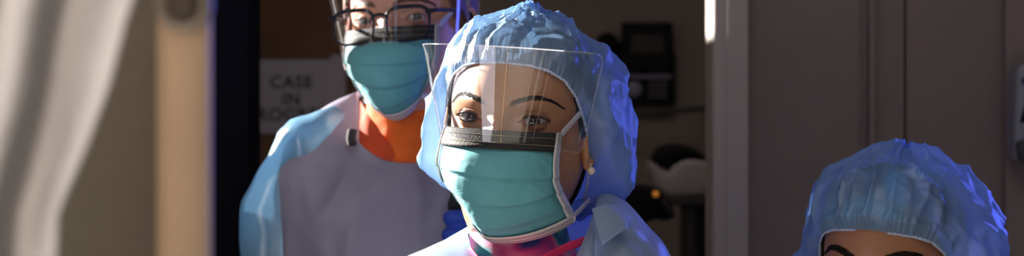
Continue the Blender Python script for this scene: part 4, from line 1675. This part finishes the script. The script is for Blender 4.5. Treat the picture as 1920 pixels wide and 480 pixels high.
ol = smooth_path([Dp(1888, 140), Dp(1893, 126), Dp(1904, 120), Dp(1925, 120), Dp(1936, 128), Dp(1940, 142), Dp(1944, 220), Dp(1944, 292), Dp(1936, 300), Dp(1892, 300), Dp(1884, 292), Dp(1884, 220)], 4)
slab(ol[:-1], .07, .008, 'dispenser_body', M['disp'], root, -.036)
ol = [Dp(1893, 230), Dp(1900, 204), Dp(1904, 194), Dp(1908, 194), Dp(1912, 206), Dp(1916, 230)]
slab(ol, .004, .001, 'level_window', M['black_plastic'], root, -.072)
ol = [Dp(1896, 150), Dp(1898, 147), Dp(1920, 147), Dp(1924, 150), Dp(1914, 160), Dp(1912, 172), Dp(1906, 172), Dp(1904, 163), Dp(1896, 158)]
slab(ol, .002, .0005, 'emblem', M['disp_blue'], root, -.072)
ol = smooth_path([Dp(1884, 272), Dp(1888, 264), Dp(1908, 262), Dp(1932, 264), Dp(1942, 272), Dp(1942, 292), Dp(1930, 300), Dp(1896, 300), Dp(1884, 290)], 4)
slab(ol[:-1], .02, .005, 'push_lever', M['grey_lever'], root, -.082)

# ================================================================== near the camera, left: tied curtain, post
yc = 0.92
v = []
nz_, nu_ = 90, 150
for i in range(nz_):
    z = 0.05 + (2.3 - .05) * i / (nz_ - 1)
    zpx = 240 - (z - CAMZ) * FPX / yc
    edge = np.interp(zpx, [-800, 0, 240, 330, 400, 480, 1400], [560, 252, 190, 135, 112, 108, 130])
    xr_ = (edge - 960) * yc / FPX
    gather = np.interp(zpx, [-800, 0, 240, 400, 1400], [1.3, 1.0, .85, .72, .8])
    for j in range(nu_):
        u = j / (nu_ - 1)
        x = xr_ - (1 - u) * .30 * gather
        ph = (1 - u) * 9.0
        y = yc + .016 * math.sin(ph * 2 * PI / 1.55 + 0.4) + .006 * math.sin(ph * 5.3 + z * 2)
        y -= .010 * math.exp(-((1 - u) / .05) ** 2)
        v.append((x, y, z))
curtain = mesh_obj('tied_curtain', v, grid_faces(nz_, nu_), M['curtain'])
md = curtain.modifiers.new('thickness', 'SOLIDIFY')
md.thickness = .0012
tag(curtain, 'grey-white curtain swept back in slanting folds at the left edge', 'curtain')
# dark panel behind the curtain and the tan post
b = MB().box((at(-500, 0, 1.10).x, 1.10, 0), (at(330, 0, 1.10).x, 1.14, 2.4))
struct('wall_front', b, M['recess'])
pl_, pr_ = at(292, 0, 1.02).x, at(391, 0, 1.02).x
b = MB()
prof = [(pl_, 1.03), (pl_ + .004, 1.022), (pl_ + .010, 1.02), (pr_ - .008, 1.02), (pr_ - .003, 1.0215), (pr_ - .0006, 1.0245), (pr_, 1.029), (at(389, 0, 1.15).x, 1.15), (pl_ - .02, 1.15)]
b.add([(x, y, 0) for x, y in prof] + [(x, y, 2.4) for x, y in prof],
      [tuple(range(9))[::-1], tuple(range(9, 18))] + [(k, (k + 1) % 9, 9 + (k + 1) % 9, 9 + k) for k in range(9)])
sharp(struct('trim_4', b, M['tan'], True), 40)
kn = MB().lathe([(.003, 0), (.0125, 0), (.0125, .004), (.0105, .008), (.0085, .008), (.0075, .0045), (.001, .0045)], 32)
kn.lathe([(.001, .0045), (.0062, .0045), (.0058, .0062), (.001, .0066)], 24, mi=1)
knob = kn.build('round_knob', [M['brass'], M['brass_dark']])
knob.location = at(346, 10, 1.02)
knob.rotation_euler = (R(90), 0, 0)
tag(knob, 'round brass knob near the top of the tan post', 'knob')
